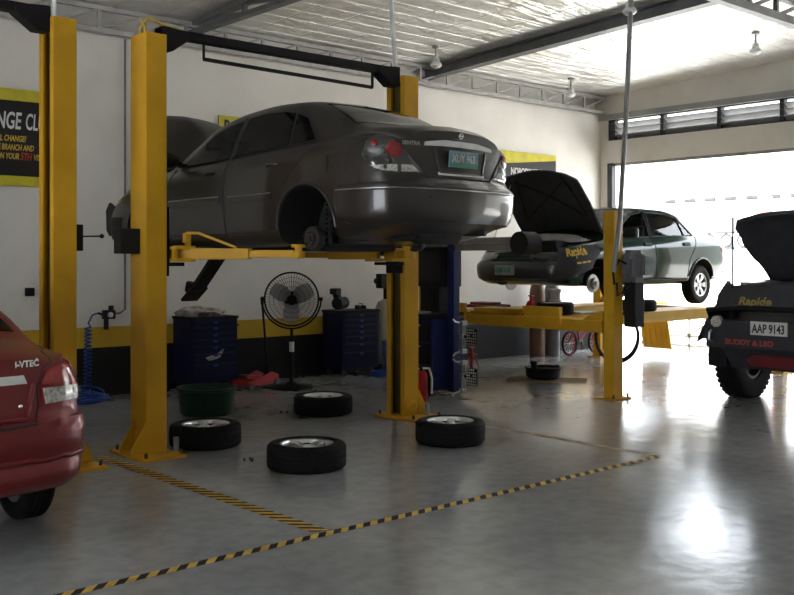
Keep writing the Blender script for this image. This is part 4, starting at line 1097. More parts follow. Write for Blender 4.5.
hd, P = hood(CP, [(3.45, -.64), (3.43, 0), (3.45, .64), (3.75, .67), (4.0, .72), (4.28, .745), (4.40, .68), (4.47, .55), (4.50, .2), (4.50, -.2), (4.47, -.55), (4.40, -.68), (4.28, -.745), (4.0, -.72), (3.75, -.67)], (3.45, 1.33), 52, 'hood_black', car, .05)
MB().tube([(4.3, .60, 1.20), P @ Vector((4.1, .60, 1.27))], .008, 6).build('hood_prop', 'steel', car)
eb = MB(); eb.b2((3.55, -.3, .85), (4.2, .3, 1.22)); eb.cyl((3.7, -.15, 1.24), (4.1, -.15, 1.24), .08); eb.build('engine', 'dark_metal', car, 35, .02)
MB().b2((4.28, -.6, 1.0), (4.38, .6, 1.26)).build('radiator', 'dark_metal', car, None, .01)
MB().lathe([(.18, 0), (.22, 0), (.22, .09), (0, .12)], (4.0, -.45, 1.22), 'z', 24, sx=1.3).build('air_cleaner', 'steel', car)
an = MB(); an.cyl((4.60, -.47, .95), (4.58, -.48, 2.0), .012, 8); an.cyl((4.60, -.47, .92), (4.60, -.47, 1.02), .022, 10); an.build('antenna', 'black_steel', car)
# printed cover over the grille and fender of the pickup
cv = thing('fender_cover', 'black fender cover with yellow script laid over the front of the pickup', 'fender cover', (9.62 + 4.55, 4.93, 0), PI)
pv = CP.panel('cloth', 'front', [(-.62, 1.02), (.6, 1.02), (.6, 1.18), (-.60, 1.18)], .17, .015, 'cover_cloth', cv, res=.06, edge=.01)
V = []; F = []; prof = [(-.46, 1.262), (-.58, 1.225), (-.68, 1.15), (-.76, 1.03), (-.82, .93), (-.86, .82)]
for i in range(8):
    x = 3.80 + .80 * i / 7
    for k, (y, z) in enumerate(prof):
        V.append((x + .05 * k / 5 * (i / 7), y + .012 * math.sin(i * 1.7 + k), z - .10 * (i / 7) ** 2 * (k / 5) - .06 * (i / 7) ** 2 + .01 * math.sin(i * 2.1)))
for i in range(7):
    for k in range(5): F.append((i * 6 + k, i * 6 + k + 1, i * 6 + 7 + k, i * 6 + 6 + k))
sd_ = MB().add(V, F).build('cloth_side', 'cover_cloth', cv, 60)
so_ = sd_.modifiers.new('thickness', 'SOLIDIFY'); so_.thickness = .012
tp = CP.panel('cloth_top', 'top', [(4.32, -.60), (4.52, -.58), (4.52, .58), (4.32, .60)], .05, .015, 'cover_cloth', cv, res=.06, edge=.01)
CP.text('lettering', 'front', 'Rapide', .10, -.35, 1.07, 1, 'script_yellow', pv, off=.172, bold=.003, sx=1.3, shear=.2)
for i in range(6):
    CP.panel('small_print', 'front', [(-.40 + i * .14, 1.04), (-.30 + i * .14, 1.04), (-.30 + i * .14, 1.055), (-.40 + i * .14, 1.055)], .173, .002, 'script_yellow', pv, res=0)
# ------------------------------------------------------------------ loose wheels on the floor
def floor_wheel(loc, rz, label, Ro=.29, W=.195, group='sedan wheels lying on the floor'):
    t = thing('car_wheel', label, 'wheel', (loc[0], loc[1], W / 2 + (loc[2] if len(loc) > 2 else 0)), rz, group)
    tyre_mb(Ro, W, .195, n=56).build('tyre', 'rubber', t, 40)
    r = rim_mb(.195, W, 5).build('rim', 'alloy', t, 35)
    MB().lathe([(0, -.06), (.164, -.06), (.172, .055), (.168, .055), (.160, -.075), (0, -.075)], n=40).build('barrel', 'under_black', t)
    return t
w0 = floor_wheel((4.38, 5.93), .3, 'alloy wheel lying flat in the middle of the bay, nearest the striped tape', .297)
for x, y, rz, lb in ((4.27, 7.20, 1.1, 'alloy wheel lying flat beside the near yellow post, in front of the green tub'),
                     (5.91, 5.95, 2.0, 'alloy wheel lying flat in front of the far yellow post'),
                     (6.05, 7.91, .7, 'alloy wheel lying flat behind the others, in front of the pedestal fan')):
    c = copy_tree(w0); c.location = (x, y, w0.location.z); c.rotation_euler.z = rz; c['label'] = lb
def nuts(x, y, label, n):
    for k in range(n):
        a = k * 2.4; o = MB(); o.lathe([(.004, 0), (.011, 0), (.012, .012), (.009, .022), (.004, .022)], n=6, closed=True)
        b_ = o.build('wheel_nut', 'dark_metal', None, None, loc=(x + .03 * math.cos(a) * (1 + .2 * k), y + .035 * math.sin(a), .0012))
        tag(b_, label, 'wheel nut', label.replace('small dark wheel nut', 'wheel nuts'))
nuts(4.19, 6.42, 'small dark wheel nut on the floor left of the nearest wheel', 4)
nuts(5.78, 8.2, 'small dark wheel nut on the floor left of the furthest wheel', 3)

# green tub
t = thing('wash_tub', 'dark green plastic tub on the floor in front of the left tool cabinet', 'tub', (5.17, 8.69, 0))
MB().lathe([(0, 0), (.245, 0), (.262, .02), (.288, .245), (.302, .25), (.302, .268), (.284, .268), (.25, .03), (0, .025)], n=40).build('basin', 'tub_green', t)
MB().lathe([(.282, .25), (.306, .25), (.308, .262), (.304, .27), (.284, .27)], n=40, closed=True).build('rim', 'tub_green', t)

# ------------------------------------------------------------------ tool cabinets
def cabinet(loc, label):
    t = thing('tool_cabinet', label, 'tool cabinet', loc, 0)
    W, D, Z0, H = .635, .42, .10, .78
    b = MB(); b.b2((0, 0, Z0), (W, D, Z0 + H - .03)); b.build('carcass', 'tool_blue', t, None, .006)
    MB().b2((-.012, -.012, Z0 + H - .03), (W + .012, D + .012, Z0 + H)).build('top_tray', 'black_plastic', t, None, .006)
    hs = [.075, .075, .075, .075, .09, .12, .16]; z = Z0 + H - .045
    for h in hs:
        d = MB().b2((.03, -.014, z - h + .008), (W - .03, .002, z)).build('drawer', 'tool_blue', t, None, .003)
        hd = MB(); hd.b2((.05, -.030, z - .020), (W - .05, -.014, z - .008)); hd.build('handle', 'tool_blue', d, None, .002)
        lt = MB(); lt.b2((W * .46, -.034, z - .036), (W * .54, -.014, z - .010)); lt.build('latch', 'hose_blue', d, None)
        z -= h
    for x, y in ((.07, .06), (W - .07, .06), (.07, D - .06), (W - .07, D - .06)):
        c = MB(); c.lathe([(0, -.014), (.042, -.014), (.045, 0), (.042, .014), (0, .014)], (x, y, .045), 'y', 18); c.build('caster', 'dark_metal', t)
    hb = MB(); hb.tube([(W, .08, Z0 + H - .12), (W + .06, .08, Z0 + H - .12), (W + .06, D - .08, Z0 + H - .12), (W, D - .08, Z0 + H - .12)], .012, 8); hb.build('push_handle', 'black_plastic', t)
    return t
c1 = cabinet((5.825, 10.145, 0), 'dark blue tool cabinet left of the fan, with crumpled plastic bags on top')
c2 = copy_tree(c1); c2.location = (8.07, 10.145, 0); c2['label'] = 'dark blue tool cabinet right of the fan, with a black impact tool on top'
c1['group'] = c2['group'] = 'blue tool cabinets along the wall'
st = MB()
for p in ([(0, 0), (.10, .02), (.15, .06), (.17, .03), (.13, -.03), (.05, -.05)], [(.12, .03), (.19, .08), (.16, .02)], [(-.07, -.02), (0, 0), (.05, -.05), (-.02, -.06)]):
    st.prism(p, (.25, -.016, .42), (1, 0, 0), (0, 0, 1), -.002) if False else st.prism(p, (.25, -.0165, .42), (1, 0, 0), (0, 0, 1), .003)
st.build('torn_sticker', 'lamp_clear', c1, None, label='torn silvery sticker on the drawer fronts')
def crumple(name, c, r, sc, seed, m, label, cat, group=None):
    rnd = random.Random(seed); mb = MB(); mb.sphere((0, 0, 0), 1, 12)
    ph = [(rnd.uniform(2, 7), rnd.uniform(2, 7), rnd.uniform(2, 7), rnd.uniform(0, 6)) for _ in range(5)]
    vv = []
    for v in mb.v:
        d = 1 + .22 * sum(math.sin(a * v[0] + b_ * v[1] + e * v[2] + f) for a, b_, e, f in ph) / 2
        x, y, z = v[0] * d * r * sc[0], v[1] * d * r * sc[1], max(v[2] * d, -.55) * r * sc[2]
        vv.append((x, y, z + .55 * r * sc[2]))
    mb.v = vv
    return tag(mb.build(name, m, None, 50, loc=c), label, cat, group)
crumple('plastic_bag', (5.98, 10.38, .881), .17, (1, .8, .42), 3, 'bag_plastic', 'crumpled pale plastic bag on the left tool cabinet, nearer the yellow post', 'plastic bag', 'bags on the left cabinet')
crumple('plastic_bag', (6.25, 10.40, .881), .14, (1.1, .8, .40), 5, 'bag_plastic', 'smaller crumpled plastic bag at the fan side of the left tool cabinet', 'plastic bag', 'bags on the left cabinet')
t = thing('impact_wrench', 'black impact tool lying on the right tool cabinet', 'power tool', (8.24, 10.37, .882), .4)
m = MB(); m.cyl((-.13, 0, .085), (.08, 0, .095), .08, 16); m.cyl((.08, 0, .095), (.16, 0, .10), .055, 14, .035); m.build('motor_housing', 'black_plastic', t)
m = MB(); m.beam((-.03, .02, .11), (-.12, .02, .24), .09, .08); m.build('grip', 'black_plastic', t, None, .015)
m = MB(); m.box((-.13, .02, .25), (.15, .10, .08)); m.build('battery_pack', 'black_plastic', t, None, .012)
t = thing('grease_tin', 'small pale tin on the right tool cabinet beside the impact tool', 'tin', (8.50, 10.34, .882))
MB().lathe([(0, 0), (.04, 0), (.04, .05), (0, .05)], n=20).build('can', 'rust_metal', t); MB().lathe([(0, .05), (.042, .05), (.042, .06), (0, .06)], n=20).build('lid', 'steel', t)
t = thing('socket_box', 'small black socket box on the corner of the right tool cabinet', 'box', (8.60, 10.40, .882))
MB().b2((-.06, -.05, 0), (.06, .05, .045)).build('case', 'black_plastic', t, None, .006); MB().tube([(-.03, 0, .045), (-.03, 0, .07), (.03, 0, .07), (.03, 0, .045)], .006, 6).build('handle', 'black_plastic', t)

# ------------------------------------------------------------------ fan
t = thing('pedestal_fan', 'black round pedestal fan standing between the two blue tool cabinets', 'fan', (6.97, 9.74, 0), -math.atan2(6.97, 9.74) + .02)
MB().lathe([(0, 0), (.27, 0), (.275, .012), (.25, .03), (.08, .05), (.05, .075), (0, .075)], n=40).build('base', 'black_steel', t)
m = MB(); m.cyl((0, 0, .07), (0, 0, .42), .026, 14); m.cyl((0, 0, .40), (0, 0, .72), .019, 14); m.build('pole', 'black_steel', t)
MB().lathe([(.0275, .44), (.030, .44), (.030, .56), (.0275, .56)], n=16, closed=True).build('pole_label', 'white_plastic', t)
ZC, RC = 1.075, .325
y = MB(); y.tube([((RC + .03) * math.cos(a), 0, ZC + (RC + .03) * math.sin(a)) for a in [R(180 + 180 * i / 24) for i in range(25)]], .011, 8)
y.cyl((RC + .05, 0, ZC), (RC - .01, 0, ZC), .022, 12); y.cyl((-RC - .05, 0, ZC), (-RC + .01, 0, ZC), .022, 12); y.build('yoke', 'black_steel', t)
tilt = Matrix.Translation((0, 0, ZC)) @ Matrix.Rotation(R(4), 4, 'X')
cg = MB()
cg.tube([(RC * math.cos(2 * PI * i / 48), 0, RC * math.sin(2 * PI * i / 48)) for i in range(48)], .011, 8, closed=True)
for r_ in (.10, .16, .22, .27): cg.tube([(r_ * math.cos(2 * PI * i / 36), -.085 + .06 * (r_ / RC) ** 3, r_ * math.sin(2 * PI * i / 36)) for i in range(36)], .0022, 5, closed=True)
for i in range(56):
    a = 2 * PI * i / 56; c_, s_ = math.cos(a), math.sin(a)
    cg.tube([(.06 * c_, -.09, .06 * s_), (.2 * c_, -.085, .2 * s_), (.29 * c_, -.06, .29 * s_), (RC * c_, 0, RC * s_)], .0016, 4)
    cg.tube([(.10 * c_, .10, .10 * s_), (.28 * c_, .08, .28 * s_), (RC * c_, 0, RC * s_)], .0016, 4)
cg.lathe([(0, -.1), (.06, -.098), (.062, -.085), (0, -.085)], (0, 0, 0), 'y', 24)
cg.xf(tilt); cage = cg.build('guard', 'black_steel', t)
bl = MB()
for k in range(3):
    a = 2 * PI * k / 3 + .5
    V = []; F = []
    for i in range(7):
        r_ = .05 + .23 * i / 6; hw = .05 + .085 * math.sin(PI * min(1, i / 6 * .72 + .1))
        for q in range(5):
            f = q / 4 - .5; ang = a + f * hw * 2 / max(r_, .09) * .8
            V.append((r_ * math.cos(ang), -.03 + f * .07, r_ * math.sin(ang)))
    for i in range(6):
        for q in range(4): F.append((i * 5 + q, i * 5 + q + 1, i * 5 + 6 + q, i * 5 + 5 + q))
    bl.add(V, F)
bl.lathe([(0, -.06), (.05, -.05), (.055, .0), (0, .0)], (0, 0, 0), 'y', 20); bl.xf(tilt); bl.build('blades', 'fan_blade', t, 50)
mo = MB(); mo.lathe([(0, .0), (.09, .0), (.095, .04), (.085, .16), (.05, .19), (0, .19)], (0, 0, 0), 'y', 24); mo.xf(tilt); mo.build('motor', 'black_plastic', t)

# ------------------------------------------------------------------ trolley jack
t = thing('trolley_jack', 'red trolley jack with upright black handle on the floor left of the fan', 'trolley jack', (6.66, 10.04, 0), .35)
m = MB()
for s in (1, -1): m.prism([(-.32, .05), (.28, .04), (.30, .14), (.16, .19), (-.10, .13), (-.32, .11)], (0, s * .11 + (.012 if s > 0 else 0), 0), (1, 0, 0), (0, 0, 1), .012)
m.box((-.02, 0, .08), (.5, .2, .05)); m.build('frame', 'jack_red', t, None, .004)
m = MB(); m.beam((.05, 0, .12), (-.24, 0, .16), .08, .05); m.build('lift_arm', 'jack_red', t, None, .008)
m = MB(); m.lathe([(0, .16), (.05, .16), (.055, .185), (0, .18)], (-.25, 0, 0), 'z', 18); m.build('saddle', 'dark_metal', t)
for x, y_ in ((-.28, .13), (-.28, -.13), (.25, .13), (.25, -.13)):
    MB().lathe([(0, -.018), (.045, -.018), (.048, 0), (.045, .018), (0, .018)], (x, y_, .048), 'y', 18).build('wheel', 'dark_metal', t)
m = MB(); m.cyl((.22, 0, .14), (.24, 0, .24), .03, 12); m.cyl((.235, 0, .2), (.15, .02, 1.02), .014, 10); m.cyl((.15, .02, 1.0), (.146, .02, 1.10), .019, 10); m.build('handle', 'black_steel', t)

# ------------------------------------------------------------------ air line at the wall and blue hoses
t = thing('air_regulator', 'small black air regulator on the wall at the end of the thin pipe', 'regulator', (4.99, 10.57, .93))
m = MB(); m.b2((-.07, -.08, -.05), (.07, 0, .05)); m.build('body', 'black_plastic', t, None, .01)
m = MB(); m.cyl((-.03, -.04, -.05), (-.03, -.04, -.17), .028, 14); m.build('bowl', 'black_plastic', t)
m = MB(); m.cyl((.03, -.04, .05), (.03, -.04, .10), .03, 14); m.cyl((-.07, -.04, .0), (-.13, -.04, .02), .014, 10); m.build('knob', 'black_plastic', t)
m = MB(); m.lathe([(0, 0), (.03, 0), (.03, -.02), (0, -.02)], (.0, -.08, .0), 'y', 18); m.build('gauge', 'white_plastic', t)
def coil(p, q, r, n, rw):
    p, q = Vector(p), Vector(q); P = []
    for i in range(n * 14 + 1):
        a = 2 * PI * i / 14; f = i / (n * 14)
        P.append(p.lerp(q, f) + Vector((r * math.cos(a), r * math.sin(a), 0)))
    return P
P = [(4.86, 10.53, .95), (4.78, 10.50, .93), (4.72, 10.47, .84)] + coil((4.71, 10.45, .80), (4.66, 10.36, .14), .035, 16, 0)
m = MB(); m.tube(P, .0095, 6); 
rnd = random.Random(4); Q = []
for i in range(150):
    a = i * .36; rr = .17 + .05 * math.sin(i * .71) ; Q.append((4.64 + rr * math.cos(a) * 1.15, 10.19 + rr * .62 * math.sin(a), .013 + .0011 * i * (.6 + .4 * math.sin(i * .4))))
m.tube([P[-1]] + [(4.66, 10.3, .1)] + Q[::-1], .0115, 6)
tag(m.build('coil_hose', 'hose_blue', None, 60), 'blue coiled air hose hanging from the wall regulator into a pile on the floor', 'air hose')
m = MB(); P = coil((8.73, 10.02, .46), (8.73, 10.0, .06), .055, 12, 0); m.tube(P, .012, 6)
Q = [(8.60 + .20 * math.cos(i * .37), 9.92 + .10 * math.sin(i * .37), .014 + .0007 * i) for i in range(90)]
m.tube([P[-1], (8.74, 10.0, .03)] + Q, .013, 6)
tag(m.build('coil_hose', 'hose_blue', None, 60), 'blue coiled hose beside the right tool cabinet, by the far yellow post', 'air hose')
t = thing('oil_drainer', 'translucent pale tank with black pump head behind the far yellow lift post', 'oil drainer', (8.98, 10.28, 0))
MB().lathe([(0, .12), (.15, .12), (.17, .16), (.17, .88), (.13, .97), (.06, 1.01), (0, 1.01)], n=28).build('tank', 'tank_plastic', t)
m = MB(); m.cyl((0, 0, 1.0), (0, 0, 1.16), .055, 14); m.b2((-.16, -.06, 1.16), (.06, .06, 1.36)); m.cyl((-.16, 0, 1.26), (-.22, 0, 1.26), .04, 12); m.build('pump_head', 'black_plastic', t, 35, .01)
m = MB(); m.lathe([(0, .02), (.19, .02), (.19, .12), (0, .12)], n=24); m.cyl((.0, 0, 0), (0, 0, .02), .17, 20); m.build('base', 'brown_drum', t)
tag(MB().b2((4.06, 10.54, 1.16), (4.15, 10.6, 1.25)).build('socket_box', 'black_plastic', None, None, .008), 'small black socket box on the wall left of the post behind the red car', 'socket')

# ------------------------------------------------------------------ wheel aligner console
t = thing('wheel_aligner', 'dark blue wheel alignment console with tall post and horizontal camera boom', 'wheel aligner', (7.98, 8.0, 0))
m = MB(); m.b2((-.26, .06, .06), (.26, .66, .88)); m.build('cabinet', 'aligner_blue', t, None, .01)
for z0, z1 in ((.08, .34), (.36, .60), (.62, .84)):
    d = MB().b2((-.275, .09, z0), (-.258, .63, z1)).build('drawer', 'black_plastic', t, None, .004)
    MB().b2((-.29, .25, z1 - .05), (-.275, .47, z1 - .03)).build('handle', 'steel', d, None)
m = MB(); m.b2((-.40, .06, .90), (.26, .66, .94)); m.build('keyboard_shelf', 'black_plastic', t, None, .01)
m = MB(); m.b2((-.38, .14, .942), (-.20, .58, .962)); m.build('keyboard', 'cloth_grey', t, None, .004)
m = MB(); m.b2((-.10, .05, 1.24), (.20, .67, 1.70)); m.b2((-.02, .20, .94), (.16, .52, 1.3)); mo = m.build('monitor', 'black_plastic', t, None, .01)
MB().b2((-.104, .08, 1.28), (-.1, .64, 1.66)).build('screen', 'tint_glass', mo, None)
m = MB(); m.b2((-.04, -.06, .04), (.06, .045, 1.80)); m.build('post', 'aligner_blue', t, None, .006)
m = MB(); m.b2((-.02, -1.05, 1.655), (.06, 1.10, 1.80)); m.b2((-.035, -1.05, 1.715), (-.02, 1.10, 1.74)); bm_ = m.build('camera_boom', 'galv', t, None, .006)
for v_ in (-1.12, 1.17):
    p = MB(); p.cyl((-.13, v_, 1.725), (.10, v_, 1.725), .125, 28); p.build('camera_pod', 'black_plastic', bm_)
    MB().lathe([(0, 0), (.09, 0), (.09, -.006), (0, -.006)], (.107, v_, 1.725), 'x', 24).build('camera_lens', 'tint_glass', bm_)
for x, y_ in ((-.22, .12), (.22, .12), (-.22, .60), (.22, .60)):
    MB().lathe([(0, -.014), (.03, -.014), (.03, .014), (0, .014)], (x, y_, .03), 'y', 16).build('caster', 'dark_metal', t)
# clamps with dotted target boards hung on the side of the console
def clamp(z, label):
    c = thing('wheel_clamp', label, 'wheel clamp', (8.0, 7.86, z), group='wheel clamps on the aligner console')
    m = MB(); m.cyl((0, 0, -.16), (0, 0, .20), .011, 10); m.cyl((.035, 0, -.16), (.035, 0, .20), .011, 10); m.build('slide_bars', 'galv', c)
    for zz in (-.15, .02, .17):
        k = MB(); k.box((.017, 0, zz), (.08, .05, .05)); k.build('slide_block', 'steel', c, None, .006)
    for zz, d in ((-.15, -1), (.17, 1)):
        k = MB(); k.tube([(-.02, .01, zz), (-.10, .02, zz + .02 * d), (-.13, .02, zz + .05 * d)], .011, 8); k.build('claw', 'steel', c)
    k = MB(); k.cyl((.017, -.03, .02), (.017, -.085, .02), .022, 12); k.build('hub', 'black_plastic', c)
    b_ = MB(); b_.b2((-.02, -.245, -.075), (.0, -.08, .12)); bd = b_.build('target_board', 'black_plastic', c, None, .004)
    rnd = random.Random(3); dm = MB()
    for i in range(5):
        for j in range(6):
            if (i, j) in ((2, 3), (0, 5)): continue
            dm.lathe([(0, 0), (.0115, 0), (.0115, -.002), (0, -.002)], (-.0205, -.226 + i * .0317, -.057 + j * .0317), 'x', 10)
    dm.build('target_dots', 'white_plastic', bd)
    return c
k1 = clamp(.66, 'upper wheel clamp with dotted target board on the aligner console')
k2 = copy_tree(k1); k2.location.z = .21; k2['label'] = 'lower wheel clamp with dotted target board on the aligner console'

# fire extinguisher
t = thing('fire_extinguisher', 'red fire extinguisher standing beside the foot of the far yellow post', 'fire extinguisher', (7.40, 7.90, 0))
MB().lathe([(0, 0), (.065, 0), (.068, .02), (.068, .27), (.05, .32), (.025, .335), (0, .335)], n=24).build('cylinder', 'jack_red', t)
m = MB(); m.cyl((0, 0, .33), (0, 0, .37), .02, 10); m.beam((.01, 0, .37), (-.09, 0, .40), .02, .012); m.beam((.01, 0, .385), (-.09, 0, .43), .02, .012); m.build('valve', 'black_plastic', t)
MB().tube([(0, -.02, .36), (.05, -.07, .36), (.085, -.08, .25), (.085, -.075, .08)], .012, 8).build('hose', 'white_plastic', t)

# ------------------------------------------------------------------ four post lift
L4 = thing('four_post_lift', 'yellow four post lift carrying the green sedan', 'car lift', (11, 8.05, 0))
def post4(u, v, s):
    m = MB(); m.b2((u - .085, v - .07, .015), (u + .085, v + .07, 2.10)); c = m.build('post', 'post_yellow', L4, None, .008)
    MB().b2((u - .16, v - .13, 0), (u + .16, v + .13, .015)).build('base_plate', 'post_yellow', c, None)
    for du in (-.13, .13): MB().cyl((u + du, v - .10, .015), (u + du, v - .10, .06), .012, 8).build('anchor_bolt', 'rust_metal', c)
    MB().b2((u - .02, v + .07 * s, .1), (u + .02, v + (.07 + .012) * s, 2.0)).build('latch_strip', 'dark_metal', c, None)
post4(9.12, 6.60, 1); post4(12.95, 6.60, 1); post4(9.12, 9.63, -1); post4(12.95, 9.63, -1)
for u in (9.12, 12.95):
    m = MB(); m.b2((u - .09, 6.69, .735), (u + .09, 9.54, .868)); cb_ = m.build('crossbeam', 'post_yellow', L4, None, .006)
    for v_, s in ((6.69, 1), (9.54, -1)):
        MB().prism([(0, 0), (.28 * s, 0), (.22 * s, .04), (.06 * s, .10), (0, .10)], (u - .07, v_, .868), (0, 1, 0), (0, 0, 1), .14 if True else 0).build('beam_end', 'post_yellow', cb_, None)
for v0_, v1_ in ((7.25, 7.85), (8.80, 9.40)):
    m = MB(); m.b2((8.98, v0_, .80), (13.6, v1_, .885)); m.b2((8.98, v0_, .745), (13.6, v0_ + .05, .80)); m.b2((8.98, v1_ - .05, .745), (13.6, v1_, .80)); rw = m.build('runway', 'post_yellow', L4, None, .004)
    m = MB(); m.b2((9.0, v0_ + .02, .885), (9.06, v1_ - .02, 1.0)); m.build('end_stop', 'post_yellow', rw, None)
    m = MB(); m.lathe([(0, .885), (.19, .885), (.19, .91), (0, .91)], (9.85, (v0_ + v1_) / 2, 0), 'z', 28); m.build('turn_plate', 'steel', rw)
    m = MB(); m.prism([(0, 0), (.03, 0), (.20, -.66), (.17, -.66)], (13.6, v0_ + .04, .78), (1, 0, 0), (0, 0, 1), -(v1_ - v0_ - .08)); rp_ = m.build('drive_on_ramp', 'post_yellow', rw, None, .003)
    rb_ = MB()
    for k in range(5): rb_.beam((13.60, v0_ + .08 + k * .108, .76), (13.765, v0_ + .08 + k * .108, .13), .02, .012)
    rb_.build('ramp_ribs', 'post_yellow', rp_, None)
m = MB(); m.b2((9.06, 7.98, .89), (9.42, 8.70, .95)); m.b2((9.1, 7.86, .87), (9.2, 8.80, .90)); m.build('jacking_beam', 'post_yellow', L4, None, .006)
m = MB(); m.b2((9.20, 6.36, 1.30), (9.36, 6.53, 1.36)); m.cyl((9.28, 6.44, 1.36), (9.28, 6.44, 1.62), .115, 24); m.cyl((9.28, 6.44, 1.62), (9.28, 6.44, 1.66), .09, 24); m.b2((9.14, 6.38, 1.40), (9.20, 6.50, 1.56))
for k in range(12):
    a = 2 * PI * k / 12; m.box((9.28 + .12 * math.cos(a), 6.44 + .12 * math.sin(a), 1.49), (.02, .012, .22), Matrix.Rotation(a, 3, 'Z'))
m.build('pump_motor', 'grey_motor', L4, 35)
m = MB(); m.b2((9.22, 6.38, .80), (9.40, 6.53, 1.32)); m.build('oil_tank', 'black_plastic', L4, None, .01)
m = MB(); m.tube([(9.16, 6.44, 1.5), (9.05, 6.47, 1.55), (8.98, 6.50, 1.42), (9.03, 6.52, 1.28)], .012, 6); m.tube([(9.25, 6.40, 1.35), (9.12, 6.44, 1.22), (9.06, 6.5, 1.15), (9.05, 6.5, 1.3)], .012, 6); m.build('power_cable', 'black_plastic', L4)
shift(L4, L4)
# loop of hose hung on the near post
P = []
for i in range(40):
    a = 2 * PI * i / 40; P.append((9.43 + .245 * math.cos(a) * .75, 6.77 - .245 * math.cos(a) * .66, .66 + .285 * math.sin(a)))
m = MB(); m.tube(P, .019, 8, closed=True); m.tube([(p[0] + .02, p[1] + .02, p[2] + .015) for p in P], .017, 8, closed=True)
tag(m.build('hose_loop', 'matt_black', None, 60), 'black hose hung in a loop behind the near post of the four post lift', 'hose')

# things on the runways
t = floor_wheel((9.43, 7.68, .886), .2, 'tyre lying on the lift runway under the front of the green sedan', .23, .145, 'tyres lying on the four post lift')
t2 = copy_tree(t); t2.location = (10.92, 7.50, .886 + .0725); t2['label'] = 'tyre lying on the lift runway behind the motor, under the green sedan doors'
t = thing('support_block', 'pale round support standing on the tyre under the green sedan nose', 'support block', (9.43, 7.68, 1.032))
MB().lathe([(0, 0), (.075, 0), (.075, .03), (.06, .035), (.06, .12), (.075, .125), (.075, .15), (0, .15)], n=20).build('post', 'cloth_grey', t)
MB().lathe([(0, .15), (.09, .15), (.09, .165), (0, .165)], n=20).build('cap', 'steel', t)
def jack_stand(loc, h, label, rz=0):
    t = thing('jack_stand', label, 'jack stand', loc, rz, 'red jack stands')
    m = MB()
    for x, y_ in ((1, 1), (1, -1), (-1, 1), (-1, -1)): m.beam((x * .08, y_ * .08, 0), (x * .025, y_ * .025, h * .68), .035, .012)
    m.cyl((0, 0, h * .5), (0, 0, h * .72), .035, 12); m.build('legs', 'jack_red', t, None)
    m = MB(); m.cyl((0, 0, h * .5), (0, 0, h * .95), .02, 10); m.box((0, 0, h * .97), (.09, .05, h * .06)); m.build('ratchet_post', 'jack_red', t, None)
    m = MB(); m.beam((.03, 0, h * .66), (.12, 0, h * .6), .015, .015); m.build('lever', 'jack_red', t, None)
    return t
jack_stand((9.10, 7.78, .886), .24, 'red jack stand on the runway in front of the tyre', .4)
jack_stand((10.2, 9.84, 0), .30, 'red jack stand on the floor beside the lower dotted target board')
t = thing('turntable_tray', 'dark red tray lying on the far runway of the four post lift', 'tray', (9.72, 9.10, .911))
MB().b2((-.22, -.25, 0), (.22, .25, .04)).build('tray', 'dark_red', t, None, .008); MB().b2((-.16, -.18, .04), (.10, .15, .075)).build('slip_plate', 'dark_red', t, None, .006)

# drain pan on cardboard
cbm = MB(); cbm.prism([(0, 0), (1.02, 0), (1.02, .62), (0, .62)], (9.93, 7.60, .0005), Vector((-.53, .76, 0)).normalized(), Vector((.76, .53, 0)).normalized(), .005)
tag(cbm.build('cardboard_sheet', 'cardboard', None, None), 'brown cardboard sheet on the floor under the green sedan lift', 'cardboard')
t = thing('drain_pan', 'round black oil drain pan with a neck lying on the brown cardboard', 'drain pan', (9.98, 8.32, .0065), .6)
MB().lathe([(0, 0), (.19, 0), (.225, .03), (.23, .12), (.245, .13), (.24, .15), (.215, .15), (.20, .12), (0, .10)], n=36).build('pan', 'black_plastic', t)
m = MB(); m.cyl((-.14, .10, .10), (-.15, .11, .22), .04, 14); m.cyl((-.15, .11, .22), (-.15, .11, .235), .047, 14); m.build('filler_neck', 'black_plastic', t)
m = MB(); m.tube([(.20, -.10, .10), (.26, -.13, .13), (.30, -.15, .12)], .022, 8); m.cyl((.30, -.15, .09), (.30, -.15, .15), .03, 10); m.build('spout', 'black_plastic', t)

# gas cylinders at the far wall
def gas(u, v, m_, label):
    t = thing('gas_cylinder', label, 'gas cylinder', (u, v, 0), group='gas cylinders by the far wall')
    MB().lathe([(0, 0), (.12, 0), (.125, .03), (.125, 1.02), (.11, 1.12), (.06, 1.2), (.04, 1.21), (0, 1.21)], n=24).build('bottle', m_, t)
    MB().lathe([(.02, 1.2), (.05, 1.2), (.05, 1.32), (.03, 1.36), (0, 1.36)], n=16).build('valve_cap', 'white_plastic', t)
gas(12.2, 10.30, 'brown_drum', 'brown gas cylinder standing at the left wall behind the lift')
gas(12.52, 10.26, 'grey_motor', 'dark grey gas cylinder standing right of the brown one')

# bicycle
t = thing('bicycle', 'small red bicycle leaning by the far wall behind the four post lift', 'bicycle', (12.62, 9.98, 0), .04)
for x in (0, .72):
    w_ = MB(); w_.tube([(x + .185 * math.cos(2 * PI * i / 32), 0, .205 + .185 * math.sin(2 * PI * i / 32)) for i in range(32)], .02, 8, closed=True); wl_ = w_.build('wheel', 'rubber', t)
    w_ = MB(); w_.tube([(x + .162 * math.cos(2 * PI * i / 32), 0, .205 + .162 * math.sin(2 * PI * i / 32)) for i in range(32)], .012, 6, closed=True); w_.build('rim', 'jack_red', wl_)
    w_ = MB()
    for k in range(12): a = 2 * PI * k / 12; w_.cyl((x, 0, .205), (x + .16 * math.cos(a), 0, .205 + .16 * math.sin(a)), .002, 4)
    w_.build('spokes', 'steel', wl_)
m = MB(); B, S_, H_, Hh = (.27, 0, .22), (.20, 0, .50), (.60, 0, .52), (.58, 0, .60)
